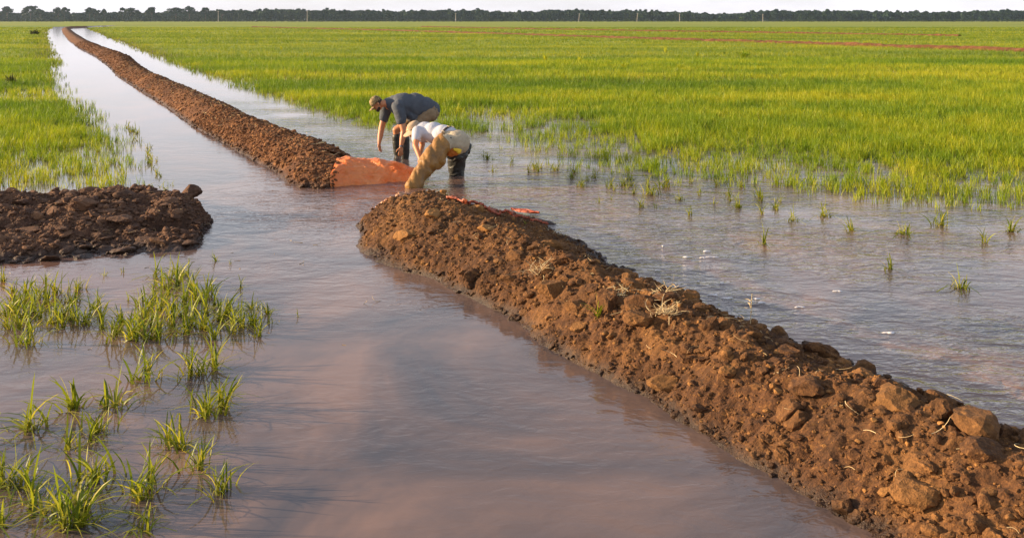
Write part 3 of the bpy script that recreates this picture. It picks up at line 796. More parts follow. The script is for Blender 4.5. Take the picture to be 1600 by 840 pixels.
# ------------------------------------------------------------------ distant trees, hedge, poles
def leaf_cloud(c, rad, n, size, r):
    d = r.normal(size=(n, 3)); d /= np.linalg.norm(d, axis=1)[:, None]
    p = np.asarray(c) + d * (np.asarray(rad) * (r.random((n, 1)) ** .35))
    return p
def leaf_mesh(name, P, size, r, mat):
    n = len(P); a = r.normal(size=(n, 3)); a /= np.linalg.norm(a, axis=1)[:, None]
    b = np.cross(a, r.normal(size=(n, 3))); b /= np.linalg.norm(b, axis=1)[:, None]
    s = size * r.uniform(.6, 1.3, (n, 1))
    V = np.stack([P + a * s, P + b * s, P - a * s * .9, P - b * s], 1).reshape(-1, 3)
    f = np.arange(n * 4).reshape(n, 4)
    return mesh_np(name, V, [f], mat, False, {'tone': np.repeat(np.clip(r.normal(.4, .25, n), 0, 1), 4)})
def cone_tube(pts, rads, ns=8):
    V, Fs = [], []
    for k, (p, rr) in enumerate(zip(pts, rads)):
        for q in range(ns):
            a = q / ns * 6.283; V.append((p[0] + math.cos(a) * rr, p[1] + math.sin(a) * rr, p[2]))
        if k:
            b = (k - 1) * ns
            for q in range(ns): Fs.append((b + q, b + (q + 1) % ns, b + ns + (q + 1) % ns, b + ns + q))
    return V, Fs
TREES = [(10, 10, 17, 'flat topped tree at the far left edge of the distant tree line'),
 (40, 8.5, 22, 'tallest umbrella shaped tree in the left part of the distant tree line'),
 (68, 15, 15, 'low round tree just right of the tallest tree in the distant line'),
 (92, 12, 14, 'rounded tree left of the channel end in the distant line'),
 (107, 12.5, 13, 'slim tree standing directly above the far end of the dirt bank'),
 (135, 11, 12, 'thin airy tree with pale gaps in the distant line'),
 (150, 15, 15, 'low wide tree between the airy tree and the small round one'),
 (166, 15, 9, 'small round tree standing alone between two gaps of the distant line'),
 (187, 12.5, 11, 'small dark tree right of the lone round one'),
 (205, 13, 22, 'wide dome shaped tree in the distant line'),
 (236, 11, 14, 'umbrella shaped tree with a gap on its left'),
 (270, 12, 28, 'broadest dark dome in the distant tree line'),
 (299, 11, 18, 'tall round dark tree left of a bright gap'),
 (322, 12, 12, 'narrow tree just right of the bright gap, left of a pale pole'),
 (345, 15.5, 18, 'low wide tree behind the leftmost pale pole')]
def tree(u, top, w, label, k):
    r = np.random.default_rng(500 + k)
    D = 1500.; x = (u - U0) * D / F; hgt = H + (V0 - top) * D / F
    e_ = empty('tree', (x, D + r.uniform(-15, 15), 0)); tag(e_, label, 'tree')
    V, Fs = cone_tube([(0, 0, -.5), (.2, 0, hgt * .3), (.5, .2, hgt * .55), (.2, 0, hgt * .8)], [.6, .5, .35, .12])
    off = len(V)
    for q in range(4):
        a = q * 1.6 + r.random(); v2, f2 = cone_tube([(.3, 0, hgt * .4), (math.cos(a) * w * .15, math.sin(a) * w * .15, hgt * .6), (math.cos(a) * w * .33, math.sin(a) * w * .33, hgt * .8)], [.3, .22, .08], 5)
        V += v2; Fs_ = [tuple(i + off for i in f) for f in f2]; Fs += Fs_; off = len(V)
    link('trunk', mesh_np('trunk', np.array(V), [np.array(Fs)], M['bark'], True), e_)
    P = []
    for q in range(int(6 + w * .6)):
        cx = r.uniform(-.42, .42) * w; cz = hgt * r.uniform(.62, .97) - abs(cx) / w * hgt * .28
        P.append(leaf_cloud((cx, r.uniform(-.3, .3) * w, cz), (w * .20, w * .20, hgt * .10), 90, 0, r))
    P.append(leaf_cloud((0, 0, hgt * .88), (w * .25, w * .25, hgt * .10), 160, 0, r))
    P.append(leaf_cloud((0, 0, hgt * .22), (w * .4, w * .4, hgt * .22), 130, 0, r))
    link('crown', leaf_mesh('crown', np.concatenate(P), .75, r, M['leaf']), e_)
for k, t_ in enumerate(TREES): tree(*t_, k)
# the wood behind: one far mass
r = np.random.default_rng(9)
P = []
us = np.arange(-140, 1760, 3.0)
prof = np.interp(us, [-140, 0, 60, 120, 200, 300, 345, 400, 440, 500, 620, 700, 740, 800, 900, 960, 1020, 1080, 1120, 1160, 1200, 1320, 1450, 1600, 1760],
                 [19.5, 21, 20.5, 21, 20.5, 19.5, 17.5, 16.5, 15.5, 16.5, 18, 17, 17, 19, 16.5, 17.5, 18.5, 20.5, 22.5, 21, 17.5, 18, 20, 17, 18])
for u, tv in zip(us, prof):
    D = r.uniform(1540, 1680); x = (u - U0) * D / F; top = H + (V0 - (tv + r.normal(0, .9))) * D / F
    w = r.uniform(4, 11)
    P.append(leaf_cloud((x, D, top - w * .5), (w * .9, w * .7, w * .5), int(90 + w * 12), 0, r))
    P.append(leaf_cloud((x, D - 6, top * .42), (w * 1.0, w * .7, top * .45), 200, 0, r))
    if r.random() < .25: P.append(leaf_cloud((x + r.uniform(-4, 4), D, top + r.uniform(-1, .8)), (w * .4, w * .4, w * .22), 60, 0, r))
tag(link('distant_wood', leaf_mesh('distant_wood', np.concatenate(P), 1.3, r, M['leaf'])), 'long dark green wood along the horizon behind the fields', 'wood', kind='stuff')
P = []
for u in np.arange(-140, 1760, 1.6):
    D = r.uniform(1180, 1230); x = (u - U0) * D / F; h_ = max(.9, r.normal(2.3, .7)) * (1 + (r.random() < .06) * .8)
    P.append(leaf_cloud((x, D, h_ * .5), (2.0, 1.2, h_ * .55), 22, 0, r))
tag(link('hedge', leaf_mesh('hedge', np.concatenate(P), .5, r, M['bush'])), 'low green hedge line along the far edge of the fields', 'hedge', kind='stuff')

def pole(u, top, label, tilt=0.):
    D = 1130.; x = (u - U0) * D / F; hgt = H + (V0 - top) * D / F
    e_ = empty('utility_pole', (x, D, 0)); e_.rotation_euler = (0, tilt, .2); tag(e_, label, 'utility pole', 'poles before the distant wood')
    V, Fs = cone_tube([(0, 0, -.5), (0, 0, hgt * .5), (0, 0, hgt)], [.36, .30, .22], 10)
    link('post', mesh_np('post', np.array(V), [np.array(Fs)], M['pole'], True), e_)
    bm = bmesh.new(); bmesh.ops.create_cube(bm, size=1); bmesh.ops.scale(bm, vec=(2.4, .2, .24), verts=bm.verts); bmesh.ops.translate(bm, vec=(0, -.25, hgt - 1.0), verts=bm.verts)
    for sx in (-1.0, 0, 1.0): bmesh.ops.create_cone(bm, segments=6, radius1=.09, radius2=.06, depth=.35, cap_ends=True, matrix=Matrix.Translation((sx, -.25, hgt - .72)))
    me = bpy.data.meshes.new('crossarm'); bm.to_mesh(me); bm.free(); me.materials.append(M['pole']); link('crossarm', me, e_)
pole(341, 17, 'pale utility pole at the right end of the separate tall trees')
pole(480, 17, 'tall pale utility pole above the middle of the long dirt bank')
pole(712, 20.5, 'short utility pole in front of the wood, above the two men')
pole(904, 21, 'leaning utility pole in front of the highest part of the wood', .12)
pole(995, 20.5, 'thin utility pole right of the leaning one', .1)
pole(1062, 22, 'utility pole where the wood gets lower')
pole(1192, 22, 'utility pole near the right end of the wood')

# ------------------------------------------------------------------ people
_b = bmesh.new(); bmesh.ops.create_icosphere(_b, subdivisions=3, radius=1)
BALL = ([q.co[:] for q in _b.verts], [[w_.index for w_ in q.verts] for q in _b.faces]); _b.free()
def solid(name, shapes, mat, parent, base, voxel=.010, smooth=6, wr=0., wscale=7., seed=1, folds=()):
    """union of tapered capsules ('c',p0,r0,p1,r1) and ellipsoids ('e',centre,radii,axes) as ONE continuous smooth surface"""
    V, Fs = [], []; off = 0
    for s in shapes:
        if s[0] == 'e':
            rr = s[2] if len(s[2:]) and not isinstance(s[2], (int, float)) else (s[2],) * 3
            m = Matrix.Diagonal((*rr, 1))
            if len(s) > 3: m = s[3].to_4x4() @ m
            m = Matrix.Translation(Vector(s[1]) - base) @ m
            v = [m @ Vector(q) for q in BALL[0]]; f = BALL[1]
        else:
            _, p0, r0, p1, r1 = s; tb = bmesh.new()
            for (pp, rr) in ((p0, r0), (p1, r1)):
                for q in BALL[0]: tb.verts.new(Vector(pp) - base + Vector(q) * rr)
            tb.verts.ensure_lookup_table()
            res = bmesh.ops.convex_hull(tb, input=list(tb.verts), use_existing_faces=False)
            bmesh.ops.delete(tb, geom=[w_ for w_ in tb.verts if not w_.link_faces], context='VERTS')
            tb.verts.index_update(); v = [w_.co.copy() for w_ in tb.verts]; f = [[w_.index for w_ in ff.verts] for ff in tb.faces]; tb.free()
        V += [q[:] for q in v]; Fs += [[i + off for i in q] for q in f]; off += len(v)
    me = bpy.data.meshes.new(name); me.from_pydata(V, [], Fs); me.update()
    o = bpy.data.objects.new(name, me); COL.objects.link(o)
    m = o.modifiers.new('r', 'REMESH'); m.mode = 'VOXEL'; m.voxel_size = voxel
    m = o.modifiers.new('s', 'SMOOTH'); m.factor = .5; m.iterations = smooth
    dg = bpy.context.evaluated_depsgraph_get(); ev = o.evaluated_get(dg); me2 = bpy.data.meshes.new_from_object(ev)
    o.modifiers.clear(); o.data = me2; bpy.data.meshes.remove(me)
    n = len(me2.vertices); co = np.empty(n * 3); nr = np.empty(n * 3)
    me2.vertices.foreach_get('co', co); me2.vertex_normals.foreach_get('vector', nr); co = co.reshape(-1, 3); nr = nr.reshape(-1, 3)
    for (fc, fa, freq, amp, wid) in folds:
        d_ = co - np.array((fc - base)[:]); al = d_ @ np.array(fa.normalized()[:])
        al2 = al + .35 * (d_[:, 0] * .6 + .3 * d_[:, 2]) + .02 * fbm(co[:, 0] * 9, co[:, 2] * 9, 2, seed)
        co += nr * (amp * (np.abs(np.sin(al2 * freq)) - .5) * np.exp(-(al / wid) ** 2))[:, None]
    if wr or folds:
        q = co * wscale
        a = fbm(q[:, 0] + q[:, 1] * .6, q[:, 2] * 1.0 + q[:, 1] * .5, 3, seed); b = fbm(q[:, 0] * .5 - q[:, 2] * 1.7, q[:, 1] + q[:, 0] * 1.2, 3, seed + 9)
        co += nr * (wr * (a * 1.2 - 2.2 * np.abs(b) + .35))[:, None]
        me2.vertices.foreach_set('co', co.ravel())
    me2.polygons.foreach_set('use_smooth', np.full(len(me2.polygons), True))
    me2.materials.clear(); me2.materials.append(mat); me2.update(); o.parent = parent
    return o
def axes(up, fwd):
    """columns: side, forward, up"""
    z = Vector(up).normalized(); f = Vector(fwd); y = (f - z * f.dot(z)).normalized(); x = y.cross(z)
    return Matrix((x, y, z)).transposed()
def hand(wr_, d, palm_n, thumb, s=1., curl=.5):
    """palm and five bent fingers from the wrist; d fingers' direction, thumb = side the thumb is on"""
    d = d.normalized(); t = (thumb - d * thumb.dot(d)).normalized(); pn = d.cross(t)
    if pn.dot(palm_n) < 0: pn = -pn
    A = axes(d, t); S = []
    S.append(('e', wr_ + d * .048 * s, (.018 * s, .042 * s, .052 * s), A))
    for k, (off, L) in enumerate([(.030, .070), (.010, .080), (-.011, .075), (-.031, .058)]):
        b = wr_ + d * .080 * s + t * off * s; r0 = .0098 * s
        d1 = (d + pn * .15 * curl + t * off * 5).normalized(); d2 = (d + pn * 1.0 * curl).normalized(); d3 = (d + pn * 1.9 * curl).normalized()
        j1 = b + d1 * L * .48 * s; j2 = j1 + d2 * L * .32 * s; j3 = j2 + d3 * L * .24 * s
        S += [('c', b, r0 * 1.08, j1, r0), ('c', j1, r0, j2, r0 * .9), ('c', j2, r0 * .9, j3, r0 * .75)]
    b = wr_ + d * .025 * s + t * .028 * s; j = b + (d * .6 + t * .8 + pn * .2) * .042 * s; j2 = j + (d * .9 + t * .25 + pn * .3) * .035 * s
    S += [('c', b, .015 * s, j, .012 * s), ('c', j, .0115 * s, j2, .009 * s)]
    return S
def head(c, up, fwd, s=1.):
    A = axes(up, fwd); sd = A.col[0]; f = A.col[1]; z = A.col[2]; S = []
    P = lambda a, b, d: c + sd * a * s + f * b * s + z * d * s
    S.append(('e', P(0, -.008, .030), (.076 * s, .096 * s, .092 * s), A))
    S.append(('e', P(0, .022, -.035), (.060 * s, .070 * s, .080 * s), A))
    S.append(('c', P(-.018, .070, -.092), .022 * s, P(.018, .070, -.092), .022 * s))       # chin
    S.append(('c', P(0, .090, .012), .010 * s, P(0, .112, -.022), .014 * s))               # nose
    S.append(('c', P(-.022, .082, -.055), .012 * s, P(.022, .082, -.055), .012 * s))       # mouth
    S.append(('c', P(-.038, .078, .024), .011 * s, P(.038, .078, .024), .011 * s))         # brow
    for q in (-1, 1): S.append(('e', P(.080 * q, -.008, -.005), (.010 * s, .020 * s, .032 * s), A))
    return S, P, A
def ringband(name, c, n, r, w, th, mat, parent, base, seg=40, oval=1., up=(0, 0, 1)):
    n = Vector(n).normalized(); a = n.cross(Vector(up)).normalized(); b = n.cross(a); V = []
    for k in range(seg):
        t = k / seg * 6.2832
        for (dr, dz) in ((-th, -w / 2), (th * .6, -w / 2), (th, 0), (th * .6, w / 2), (-th, w / 2)):
            V.append(Vector(c) - base + (a * math.cos(t) + b * math.sin(t) * oval) * (r + dr) + n * dz)
    Fs = [(k * 5 + q, k * 5 + (q + 1) % 5, ((k + 1) % seg) * 5 + (q + 1) % 5, ((k + 1) % seg) * 5 + q) for k in range(seg) for q in range(5)]
    return link(name, mesh_np(name, np.array([v[:] for v in V]), [np.array(Fs)], mat, True), parent)
def shell(name, c, A, prof, mat, parent, base, seg=36, squash=(1, 1), thick=.004, wave=0., seed=1, arc=None):
    """surface of revolution about A's up axis; prof = [(radius, height)]"""
    r_ = random.Random(seed); ph = [r_.uniform(0, 6.28) for _ in range(3)]; V = []
    for (rr, hh) in prof:
        for k in range(seg):
            t = k / seg * 6.2832
            wv = wave * (rr / prof[-1][0]) ** 3 * (math.sin(2 * t + ph[0]) + .6 * math.sin(3 * t + ph[1]))
            V.append(c - base + A.col[0] * math.cos(t) * rr * squash[0] + A.col[1] * math.sin(t) * rr * squash[1] + A.col[2] * (hh + wv))
    Fs = [(i * seg + k, i * seg + (k + 1) % seg, (i + 1) * seg + (k + 1) % seg, (i + 1) * seg + k) for i in range(len(prof) - 1) for k in range(seg)]
    o = link(name, mesh_np(name, np.array([v[:] for v in V]), [np.array(Fs)], mat, True), parent)
    m = o.modifiers.new('t', 'SOLIDIFY'); m.thickness = thick; return o

def man_one():
    B = P3(626, 248, 18.); B.z = 0
    root = empty('person', B)
    tag(root, 'man in slate grey t-shirt and camouflage cap bending down with both arms hanging', 'person')
    yb = 18.0
    hc = P3(589.5, 162.5, 17.85)
    up = Vector((-.66, -.10, .72)); fw = Vector((-.70, -.22, -.66))
    S, P, A = head(hc, up, fw, 1.08)
    shN, shF = P3(622, 166, 17.72), P3(604, 168, 18.12)
    elN, wrN = P3(631, 205, 17.62), P3(626.5, 230, 17.55)
    elF, wrF = P3(596, 201, 18.1), P3(592.5, 224, 17.98)
    hipN, hipF = P3(670, 178, 17.95), P3(664, 176, 18.32)
    knN, knF = P3(633, 208, 17.85), P3(619, 203, 18.3)
    anN, anF = P3(633, 252, 17.95), P3(622, 250, 18.35)
    neck0, neck1 = P3(598, 162, 17.85), P3(611, 160, 17.92)
    skin = list(S) + [('c', neck0, .066, neck1, .075),
        ('e', P3(628, 165, 17.95), (.20, .20, .17)), ('e', P3(650, 167, 18.0), (.20, .18, .17)), ('e', P3(668, 172, 18.1), (.15, .17, .15)),
        ('c', P3(613, 162, 17.95), .08, shN, .075), ('c', P3(613, 162, 17.95), .08, shF, .075),
        ('c', shN, .072, elN, .056), ('c', elN, .056, wrN + (elN - wrN) * .55, .054), ('c', wrN + (elN - wrN) * .55, .054, wrN, .031),
        ('c', shF, .072, elF, .056), ('c', elF, .056, wrF + (elF - wrF) * .55, .053), ('c', wrF + (elF - wrF) * .55, .053, wrF, .031),
        ('c', hipN, .105, knN, .068), ('c', hipF, .105, knF, .068),
        ('c', knN, .066, anN, .046), ('c', knF, .066, anF, .046)]
    skin += hand(wrN, Vector((-.04, -.02, -1)), Vector((0, 1, 0)), Vector((-1, -.3, 0)), 1.08, .42)
    skin += hand(wrF, Vector((.12, -.10, -1)), Vector((1, .2, 0)), Vector((-.4, -1, 0)), 1.05, .5)
    body = solid('body', skin, M['skin'], root, B, .0062, 3)
    link_eye(root, B, P)
    # hair: back and sides of the head under the cap, short beard
    solid('hair', [('e', P(0, -.020, .018), (.085, .100, .088), A), ('e', P(0, -.058, -.03), (.062, .045, .06), A)], M['hair'], root, B, .008, 2, .003, 40, 4)
    solid('beard', [('c', P(-.03, .066, -.088), .032, P(.03, .066, -.088), .032), ('c', P(-.052, .030, -.070), .026, P(-.035, .062, -.085), .026), ('c', P(.052, .030, -.070), .026, P(.035, .062, -.085), .026)], M['hair'], root, B, .007, 2, .002, 50, 5)
    cap = shell('cap', P(0, -.004, .048), A, [(.004, .104), (.035, .101), (.066, .086), (.090, .058), (.103, .020), (.106, -.006), (.104, -.024)], M['camo'], root, B, squash=(.94, 1.08), seed=3)
    # brim: curved tongue in front
    V, Fs = [], []
    for i in range(9):
        f_ = i / 8
        for k in range(13):
            t = (k / 12 - .5) * 2; wdt = .082 * math.sqrt(max(0, 1 - (f_ * .72) ** 2 * .7))
            q = P(t * wdt, .083 + .088 * f_ * math.sqrt(max(.0, 1 - (t * .8) ** 2)) + (.018 if f_ == 0 else .015) * (1 - abs(t)), .028 - .018 * f_ - .020 * t * t)
            V.append((q - B)[:])
    br = link('brim', mesh_np('brim', np.array(V), [grid_faces(9, 13)], M['camo'], True), cap); m = br.modifiers.new('t', 'SOLIDIFY'); m.thickness = .006
    solid('button', [('e', P(0, -.004, .156), (.009, .009, .006), A)], M['camo'], cap, B, .003, 1)
    # shirt
    hemN = shN + (elN - shN) * .56; hemF = shF + (elF - shF) * .50
    solid('t_shirt', [('c', P3(605, 161, 17.9), .085, P3(616, 162, 17.95), .15), ('e', P3(630, 164.5, 17.95), (.25, .235, .235)), ('e', P3(648, 166.5, 18.0), (.25, .22, .255)), ('e', P3(664, 169, 18.08), (.225, .21, .215)),
        ('c', P3(664, 167, 18.0), .18, P3(674, 171, 18.08), .165),
        ('c', shN, .115, hemN, .098), ('c', shF, .11, hemF, .088), ('c', P3(642, 180, 17.9), .12, P3(662, 180, 18.0), .11)], M['tee_grey'], root, B, .011, 5, .014, 5, 11, folds=[(P3(648, 176, 18), Vector((.5, 0, 1)), 14., .020, .22)])
    solid('shorts', [('e', P3(672, 174, 18.08), (.185, .20, .19)), ('c', hipN, .135, hipN + (knN - hipN) * .62, .108), ('c', hipF, .135, hipF + (knF - hipF) * .62, .108)], M['khaki'], root, B, .011, 5, .02, 7, 13)
    for kn, an, s_ in ((knN, anN, 15), (knF, anF, 16)):
        top = kn + (an - kn) * .22
        solid('boot', [('c', top, .086, kn + (an - kn) * .6, .084), ('c', kn + (an - kn) * .6, .084, an, .062), ('c', an + Vector((0, 0, -.10)), .055, an + Vector((-.17, -.02, -.13)), .045), ('c', an, .06, an + Vector((0, 0, -.11)), .055)], M['boot'], root, B, .009, 4, .010, 9, s_)
    d_ = (elN - wrN).normalized()
    wt = ringband('wristwatch', wrN + d_ * .02, d_, .037, .024, .004, M['watch'], root, B)
    solid('watch_face', [('e', wrN + d_ * .02 + Vector((-.006, -.042, 0)), (.017, .007, .017))], M['metal'], wt, B, .004, 1)
def link_eye(root, B, P):
    for q in (-1, 1): solid('eye', [('e', P(.030 * q, .084, .006), (.012, .010, .008))], M['eye'], root, B, .003, 1)

def man_two():
    B = P3(690, 275, 15.7); B.z = 0
    root = empty('person', B)
    tag(root, 'man in pale t-shirt, cream trousers and tan waders bent double beside the orange sheet', 'person')
    hips = P3(711, 222, 15.8); chest = P3(668, 206.5, 16.15)
    hc = P3(645, 206, 16.28)
    S, P, A = head(hc, Vector((-.72, .18, .12)), Vector((-.30, .32, -.85)), 1.0)
    shN, shF = P3(652, 205, 16.02), P3(657, 203, 16.45)
    elN, wrN = P3(649, 227, 15.75), P3(658, 252, 15.55)
    elF, wrF = P3(660, 226, 16.5), P3(655, 246, 16.35)
    hL, hR = P3(694, 224, 15.65), P3(718, 226, 15.95)
    kL, aL = P3(668, 256, 15.22), P3(647, 293, 14.98)
    kR, aR = P3(712, 252, 16.0), P3(714, 284, 16.12)
    skin = list(S) + [('c', hc + (chest - hc) * .18, .062, chest + (hc - chest) * .35, .07), ('e', P3(664, 207, 16.18), (.17, .19, .15)), ('e', P3(688, 211, 16.0), (.17, .15, .13)), ('e', hips, (.15, .15, .14)),
        ('c', P3(657, 206, 16.22), .075, shN, .062), ('c', P3(657, 206, 16.22), .075, shF, .062),
        ('c', shN, .06, elN, .047), ('c', elN, .047, wrN, .030), ('c', shF, .06, elF, .047), ('c', elF, .047, wrF, .030),
        ('c', hL, .095, kL, .062), ('c', kL, .062, aL, .045), ('c', hR, .095, kR, .062), ('c', kR, .062, aR, .045)]
    skin += hand(wrN, Vector((.1, -.02, -1)), Vector((1, 0, 0)), Vector((0, -1, 0)), 1., .4)
    skin += hand(wrF, Vector((-.1, -.1, -1)), Vector((-1, 0, 0)), Vector((0, 1, 0)), 1., .4)
    solid('body', skin, M['skin'], root, B, .0062, 3)
    link_eye(root, B, P)
    solid('hair', [('e', P(0, -.022, .012), (.083, .094, .092), A)], M['hair'], root, B, .008, 2, .003, 40, 6)
    HA = axes(Vector((-.42, -.12, .78)), Vector((-.72, -.15, -.45)))
    hcn = P3(648, 200.5, 16.2)
    ht = shell('sun_hat', hcn, HA, [(.004, .118), (.040, .115), (.075, .104), (.092, .078), (.100, .035), (.104, .008), (.130, -.002), (.170, -.014), (.208, -.032)], M['hat'], root, B, squash=(.95, 1.1), wave=.010, seed=6)
    ringband('hat_band', hcn + HA.col[2] * .018, HA.col[2], .108, .022, .003, M['belt'], ht, B, oval=1.0)
    hemN = shN + (elN - shN) * .55; hemF = shF + (elF - shF) * .55
    solid('t_shirt', [('e', P3(664, 206.5, 16.18), (.205, .215, .175)), ('e', P3(678, 207.5, 16.08), (.20, .18, .178)), ('e', P3(692, 210.5, 15.96), (.185, .17, .165)), ('c', P3(694, 210, 15.95), .15, P3(702, 213, 15.9), .165),
        ('c', shN, .092, hemN, .076), ('c', shF, .09, hemF, .076), ('c', P3(652, 203, 16.25), .09, P3(660, 205, 16.2), .13)], M['tee_white'], root, B, .010, 16, .008, 4, 21, folds=[(P3(690, 214, 15.8), Vector((.5, -.6, .8)), 15., .010, .2)])
    ax = (chest - hips).normalized()
    # trousers seat
    solid('trousers', [('e', P3(713.5, 222.5, 15.82), (.225, .22, .215)), ('e', P3(703, 217, 15.88), (.19, .19, .18)), ('c', hL, .155, hL + (kL - hL) * .5, .12), ('c', hR + Vector((0, 0, -.02)), .165, hR + (kR - hR) * .5, .135)], M['cream'], root, B, .010, 6, .014, 7, 23)
    bc = P3(699.5, 214.5, 15.89)
    bt = ringband('belt', bc, ax, .186, .036, .007, M['belt'], root, B, oval=.98)
    cup = Vector((0, 0, 1)) - ax * ax.z; cup.normalize(); sidev = ax.cross(cup).normalized()
    if sidev.x < 0: sidev = -sidev
    for q in (-.9, -.15, .5):
        pz = bc + (cup * math.cos(q) + sidev * math.sin(q)) * .194
        solid('belt_loop', [('c', pz - ax * .022, .008, pz + ax * .022, .008)], M['cream'], root, B, .004, 1)
    # waders: wide loose tubes with folds
    k1 = hL + (kL - hL) * .25
    lg = P3(650, 285, 15) - P3(686, 229, 15.5)
    solid('wader', [('c', P3(691, 216, 15.68), .08, P3(688, 229, 15.55), .155), ('c', P3(688, 229, 15.55), .155, P3(679, 244, 15.38), .178), ('c', P3(679, 244, 15.38), .178, P3(668, 257, 15.22), .158),
        ('e', P3(682, 252, 15.35), (.14, .13, .13)), ('c', P3(668, 257, 15.22), .150, P3(659, 268, 15.12), .128), ('c', P3(659, 268, 15.12), .128, P3(652, 280, 15.03), .120), ('c', P3(652, 280, 15.03), .120, P3(648, 290, 14.96), .132),
        ('c', P3(650, 286, 14.97), .11, P3(641, 290, 14.90), .085), ('c', P3(647, 293, 14.97), .11, aL + Vector((-.05, 0, -.12)), .09), ('c', aL + Vector((-.02, 0, -.10)), .08, aL + Vector((-.22, .05, -.14)), .055)],
        M['wader'], root, B, .008, 5, .016, 4.5, 31, folds=[(P3(684, 244, 15.4), Vector((1, 0, .55)), 17., .022, .22), (P3(660, 266, 15.1), lg + Vector((.25, 0, -.1)), 26., .014, .055), (P3(654, 280, 15.), Vector((1, 0, .2)), 24., .012, .14)])
    solid('wader_strap', [('c', P3(686, 221, 15.5), .014, P3(684, 213, 15.68), .014), ('c', P3(684, 213, 15.68), .014, P3(687, 210, 15.75), .014)], M['wader'], root, B, .006, 2)
    wr2 = solid('wader', [('c', P3(714, 248, 15.98), .148, P3(713, 262, 16.05), .138), ('c', P3(713, 262, 16.05), .138, P3(714, 282, 16.1), .118), ('c', aR, .09, aR + Vector((-.18, .06, -.10)), .06)], M['boot'], root, B, .010, 4, .022, 8, 33)
    wr2['label'] = 'dark wet wader on the right leg'
    fd = solid('wader_cuff', [('c', P3(703, 241, 15.8), .07, P3(720, 243, 15.82), .10), ('c', P3(720, 242, 15.84), .10, P3(728, 236, 15.92), .07), ('c', P3(728, 236, 15.92), .07, P3(734, 227, 15.95), .025)], M['boot'], root, B, .009, 4, .035, 9, 35)
    solid('pocket_button', [('e', P3(704.5, 215.5, 15.60), (.013, .010, .013))], M['boot'], root, B, .003, 1)
    g = solid('cloth', [('c', P3(704, 240, 15.62), .055, P3(711, 238, 15.60), .06), ('c', P3(705, 235, 15.62), .035, P3(710, 240, 15.60), .04)], M['orange_cloth'], None, Vector((0, 0, 0)), .008, 3, .02, 16, 41)
    tag(g, 'orange cloth stuffed under the trouser seat of the man in cream trousers', 'cloth')
    g = solid('glove', [('c', P3(710, 233, 15.55), .022, P3(717, 237, 15.54), .036), ('c', P3(713, 233, 15.55), .018, P3(720, 234.5, 15.55), .016)], M['yellow'], None, Vector((0, 0, 0)), .007, 3, .012, 16, 42)
    tag(g, 'small bright yellow glove tucked above the orange cloth', 'glove')
man_one(); man_two()


# ------------------------------------------------------------------ air
bm = bmesh.new(); bmesh.ops.create_cube(bm, size=1)
for v in bm.verts: v.co = Vector((v.co.x * 6400, v.co.y * 2100 + 900, -3 if v.co.z < 0 else 36))
me = bpy.data.meshes.new('haze'); bm.to_mesh(me); bm.free()
hz = bpy.data.materials.new('haze_air'); hz.use_nodes = True; nt = hz.node_tree; nt.nodes.clear()
om = nt.nodes.new('ShaderNodeOutputMaterial'); pv = nt.nodes.new('ShaderNodeVolumePrincipled')
pv.inputs['Density'].default_value = .00006; pv.inputs['Color'].default_value = (.62, .80, 1, 1); pv.inputs['Anisotropy'].default_value = .2
nt.links.new(pv.outputs[0], om.inputs['Volume']); me.materials.append(hz)
tag(link('haze', me), kind='stuff')

# ------------------------------------------------------------------ light, sky, camera
EL_, AZ = math.radians(13), math.radians(-86)          # azimuth from +Y, negative = to the left
sd_ = Vector((math.sin(AZ) * math.cos(EL_), math.cos(AZ) * math.cos(EL_), math.sin(EL_)))
sl_ = bpy.data.lights.new('sun', 'SUN'); sl_.energy = 5.0; sl_.angle = math.radians(.6); sl_.color = (1, .74, .46)
so = bpy.data.objects.new('sun', sl_); COL.objects.link(so); so.rotation_euler = sd_.to_track_quat('Z', 'Y').to_euler()
w = bpy.data.worlds.new('World'); SC.world = w; w.use_nodes = True; nt = w.node_tree; nt.nodes.clear()
ow = nt.nodes.new('ShaderNodeOutputWorld'); bg = nt.nodes.new('ShaderNodeBackground'); sky = nt.nodes.new('ShaderNodeTexSky')
sky.sky_type = 'NISHITA'; sky.sun_disc = False; sky.sun_elevation = EL_; sky.sun_rotation = AZ
sky.air_density = 1.0; sky.dust_density = 2.0; sky.ozone_density = 1.5
tc = nt.nodes.new('ShaderNodeTexCoord'); mp = nt.nodes.new('ShaderNodeMapping'); mp.inputs['Scale'].default_value = (1.2, 1.2, 5)
nz = nt.nodes.new('ShaderNodeTexNoise'); nz.inputs['Scale'].default_value = 1.8; nz.inputs['Detail'].default_value = 6; nz.inputs['Roughness'].default_value = .6
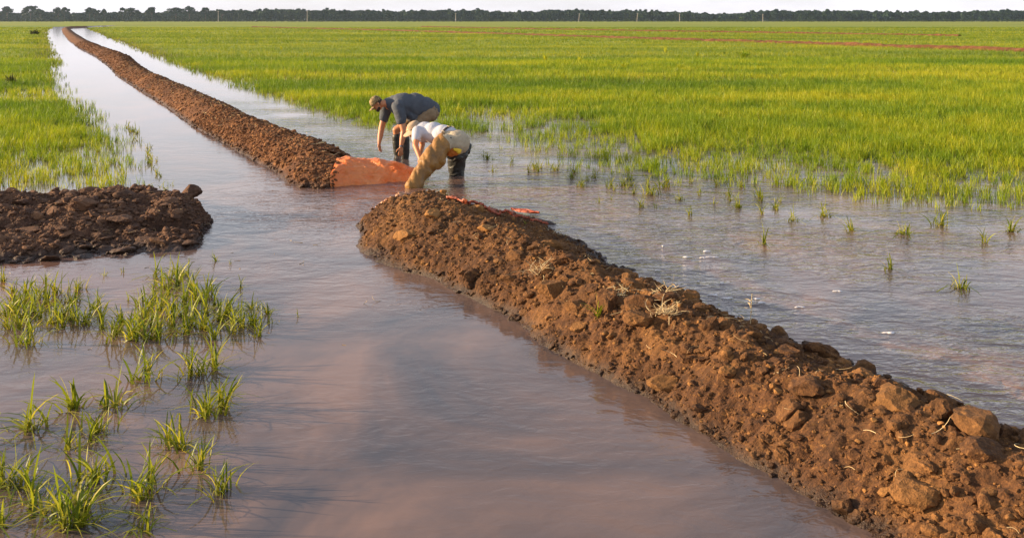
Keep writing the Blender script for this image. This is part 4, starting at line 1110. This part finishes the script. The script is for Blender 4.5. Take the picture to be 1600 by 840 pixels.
cr = nt.nodes.new('ShaderNodeValToRGB'); cr.color_ramp.elements[0].position = .32; cr.color_ramp.elements[0].color = (.45, .45, .45, 1)
cr.color_ramp.elements[1].position = .72; cr.color_ramp.elements[1].color = (.9, .9, .9, 1)
mx = nt.nodes.new('ShaderNodeMix'); mx.data_type = 'RGBA'; mx.inputs[7].default_value = (4.95, 4.8, 5.1, 1)
nt.links.new(tc.outputs['Generated'], mp.inputs[0]); nt.links.new(mp.outputs[0], nz.inputs['Vector']); nt.links.new(nz.outputs['Fac'], cr.inputs[0])
sx = nt.nodes.new('ShaderNodeSeparateXYZ'); nt.links.new(tc.outputs['Generated'], sx.inputs[0])
rp = nt.nodes.new('ShaderNodeMapRange'); rp.inputs[1].default_value = 0; rp.inputs[2].default_value = .40; rp.inputs[3].default_value = 1.5; rp.inputs[4].default_value = .40
nt.links.new(sx.outputs[2], rp.inputs[0]); ml = nt.nodes.new('ShaderNodeMath'); ml.operation = 'MULTIPLY'; ml.use_clamp = True
nt.links.new(cr.outputs[0], ml.inputs[0]); nt.links.new(rp.outputs[0], ml.inputs[1]); nt.links.new(ml.outputs[0], mx.inputs[0]); nt.links.new(sky.outputs[0], mx.inputs[6]); nt.links.new(mx.outputs[2], bg.inputs['Color'])
bg.inputs['Strength'].default_value = .11; nt.links.new(bg.outputs[0], ow.inputs['Surface'])

cam = bpy.data.cameras.new('camera'); co = bpy.data.objects.new('camera', cam); COL.objects.link(co)
co.location = (0, 0, H); co.rotation_euler = (math.radians(90), 0, 0)
cam.sensor_width = 36; cam.sensor_fit = 'HORIZONTAL'; cam.lens = 36 * F / 1600; cam.shift_x = 0; cam.shift_y = -(420 - V0) / 1600
cam.clip_start = .1; cam.clip_end = 9000
SC.camera = co
SC.view_settings.view_transform = 'Standard'; SC.view_settings.look = 'None'; SC.view_settings.gamma = 1; SC.view_settings.exposure = 1.05
SC.view_settings.use_curve_mapping = False
SC.cycles.use_denoising = True
SC.cycles.volume_bounces = 0; SC.cycles.max_bounces = 8; SC.cycles.transparent_max_bounces = 8
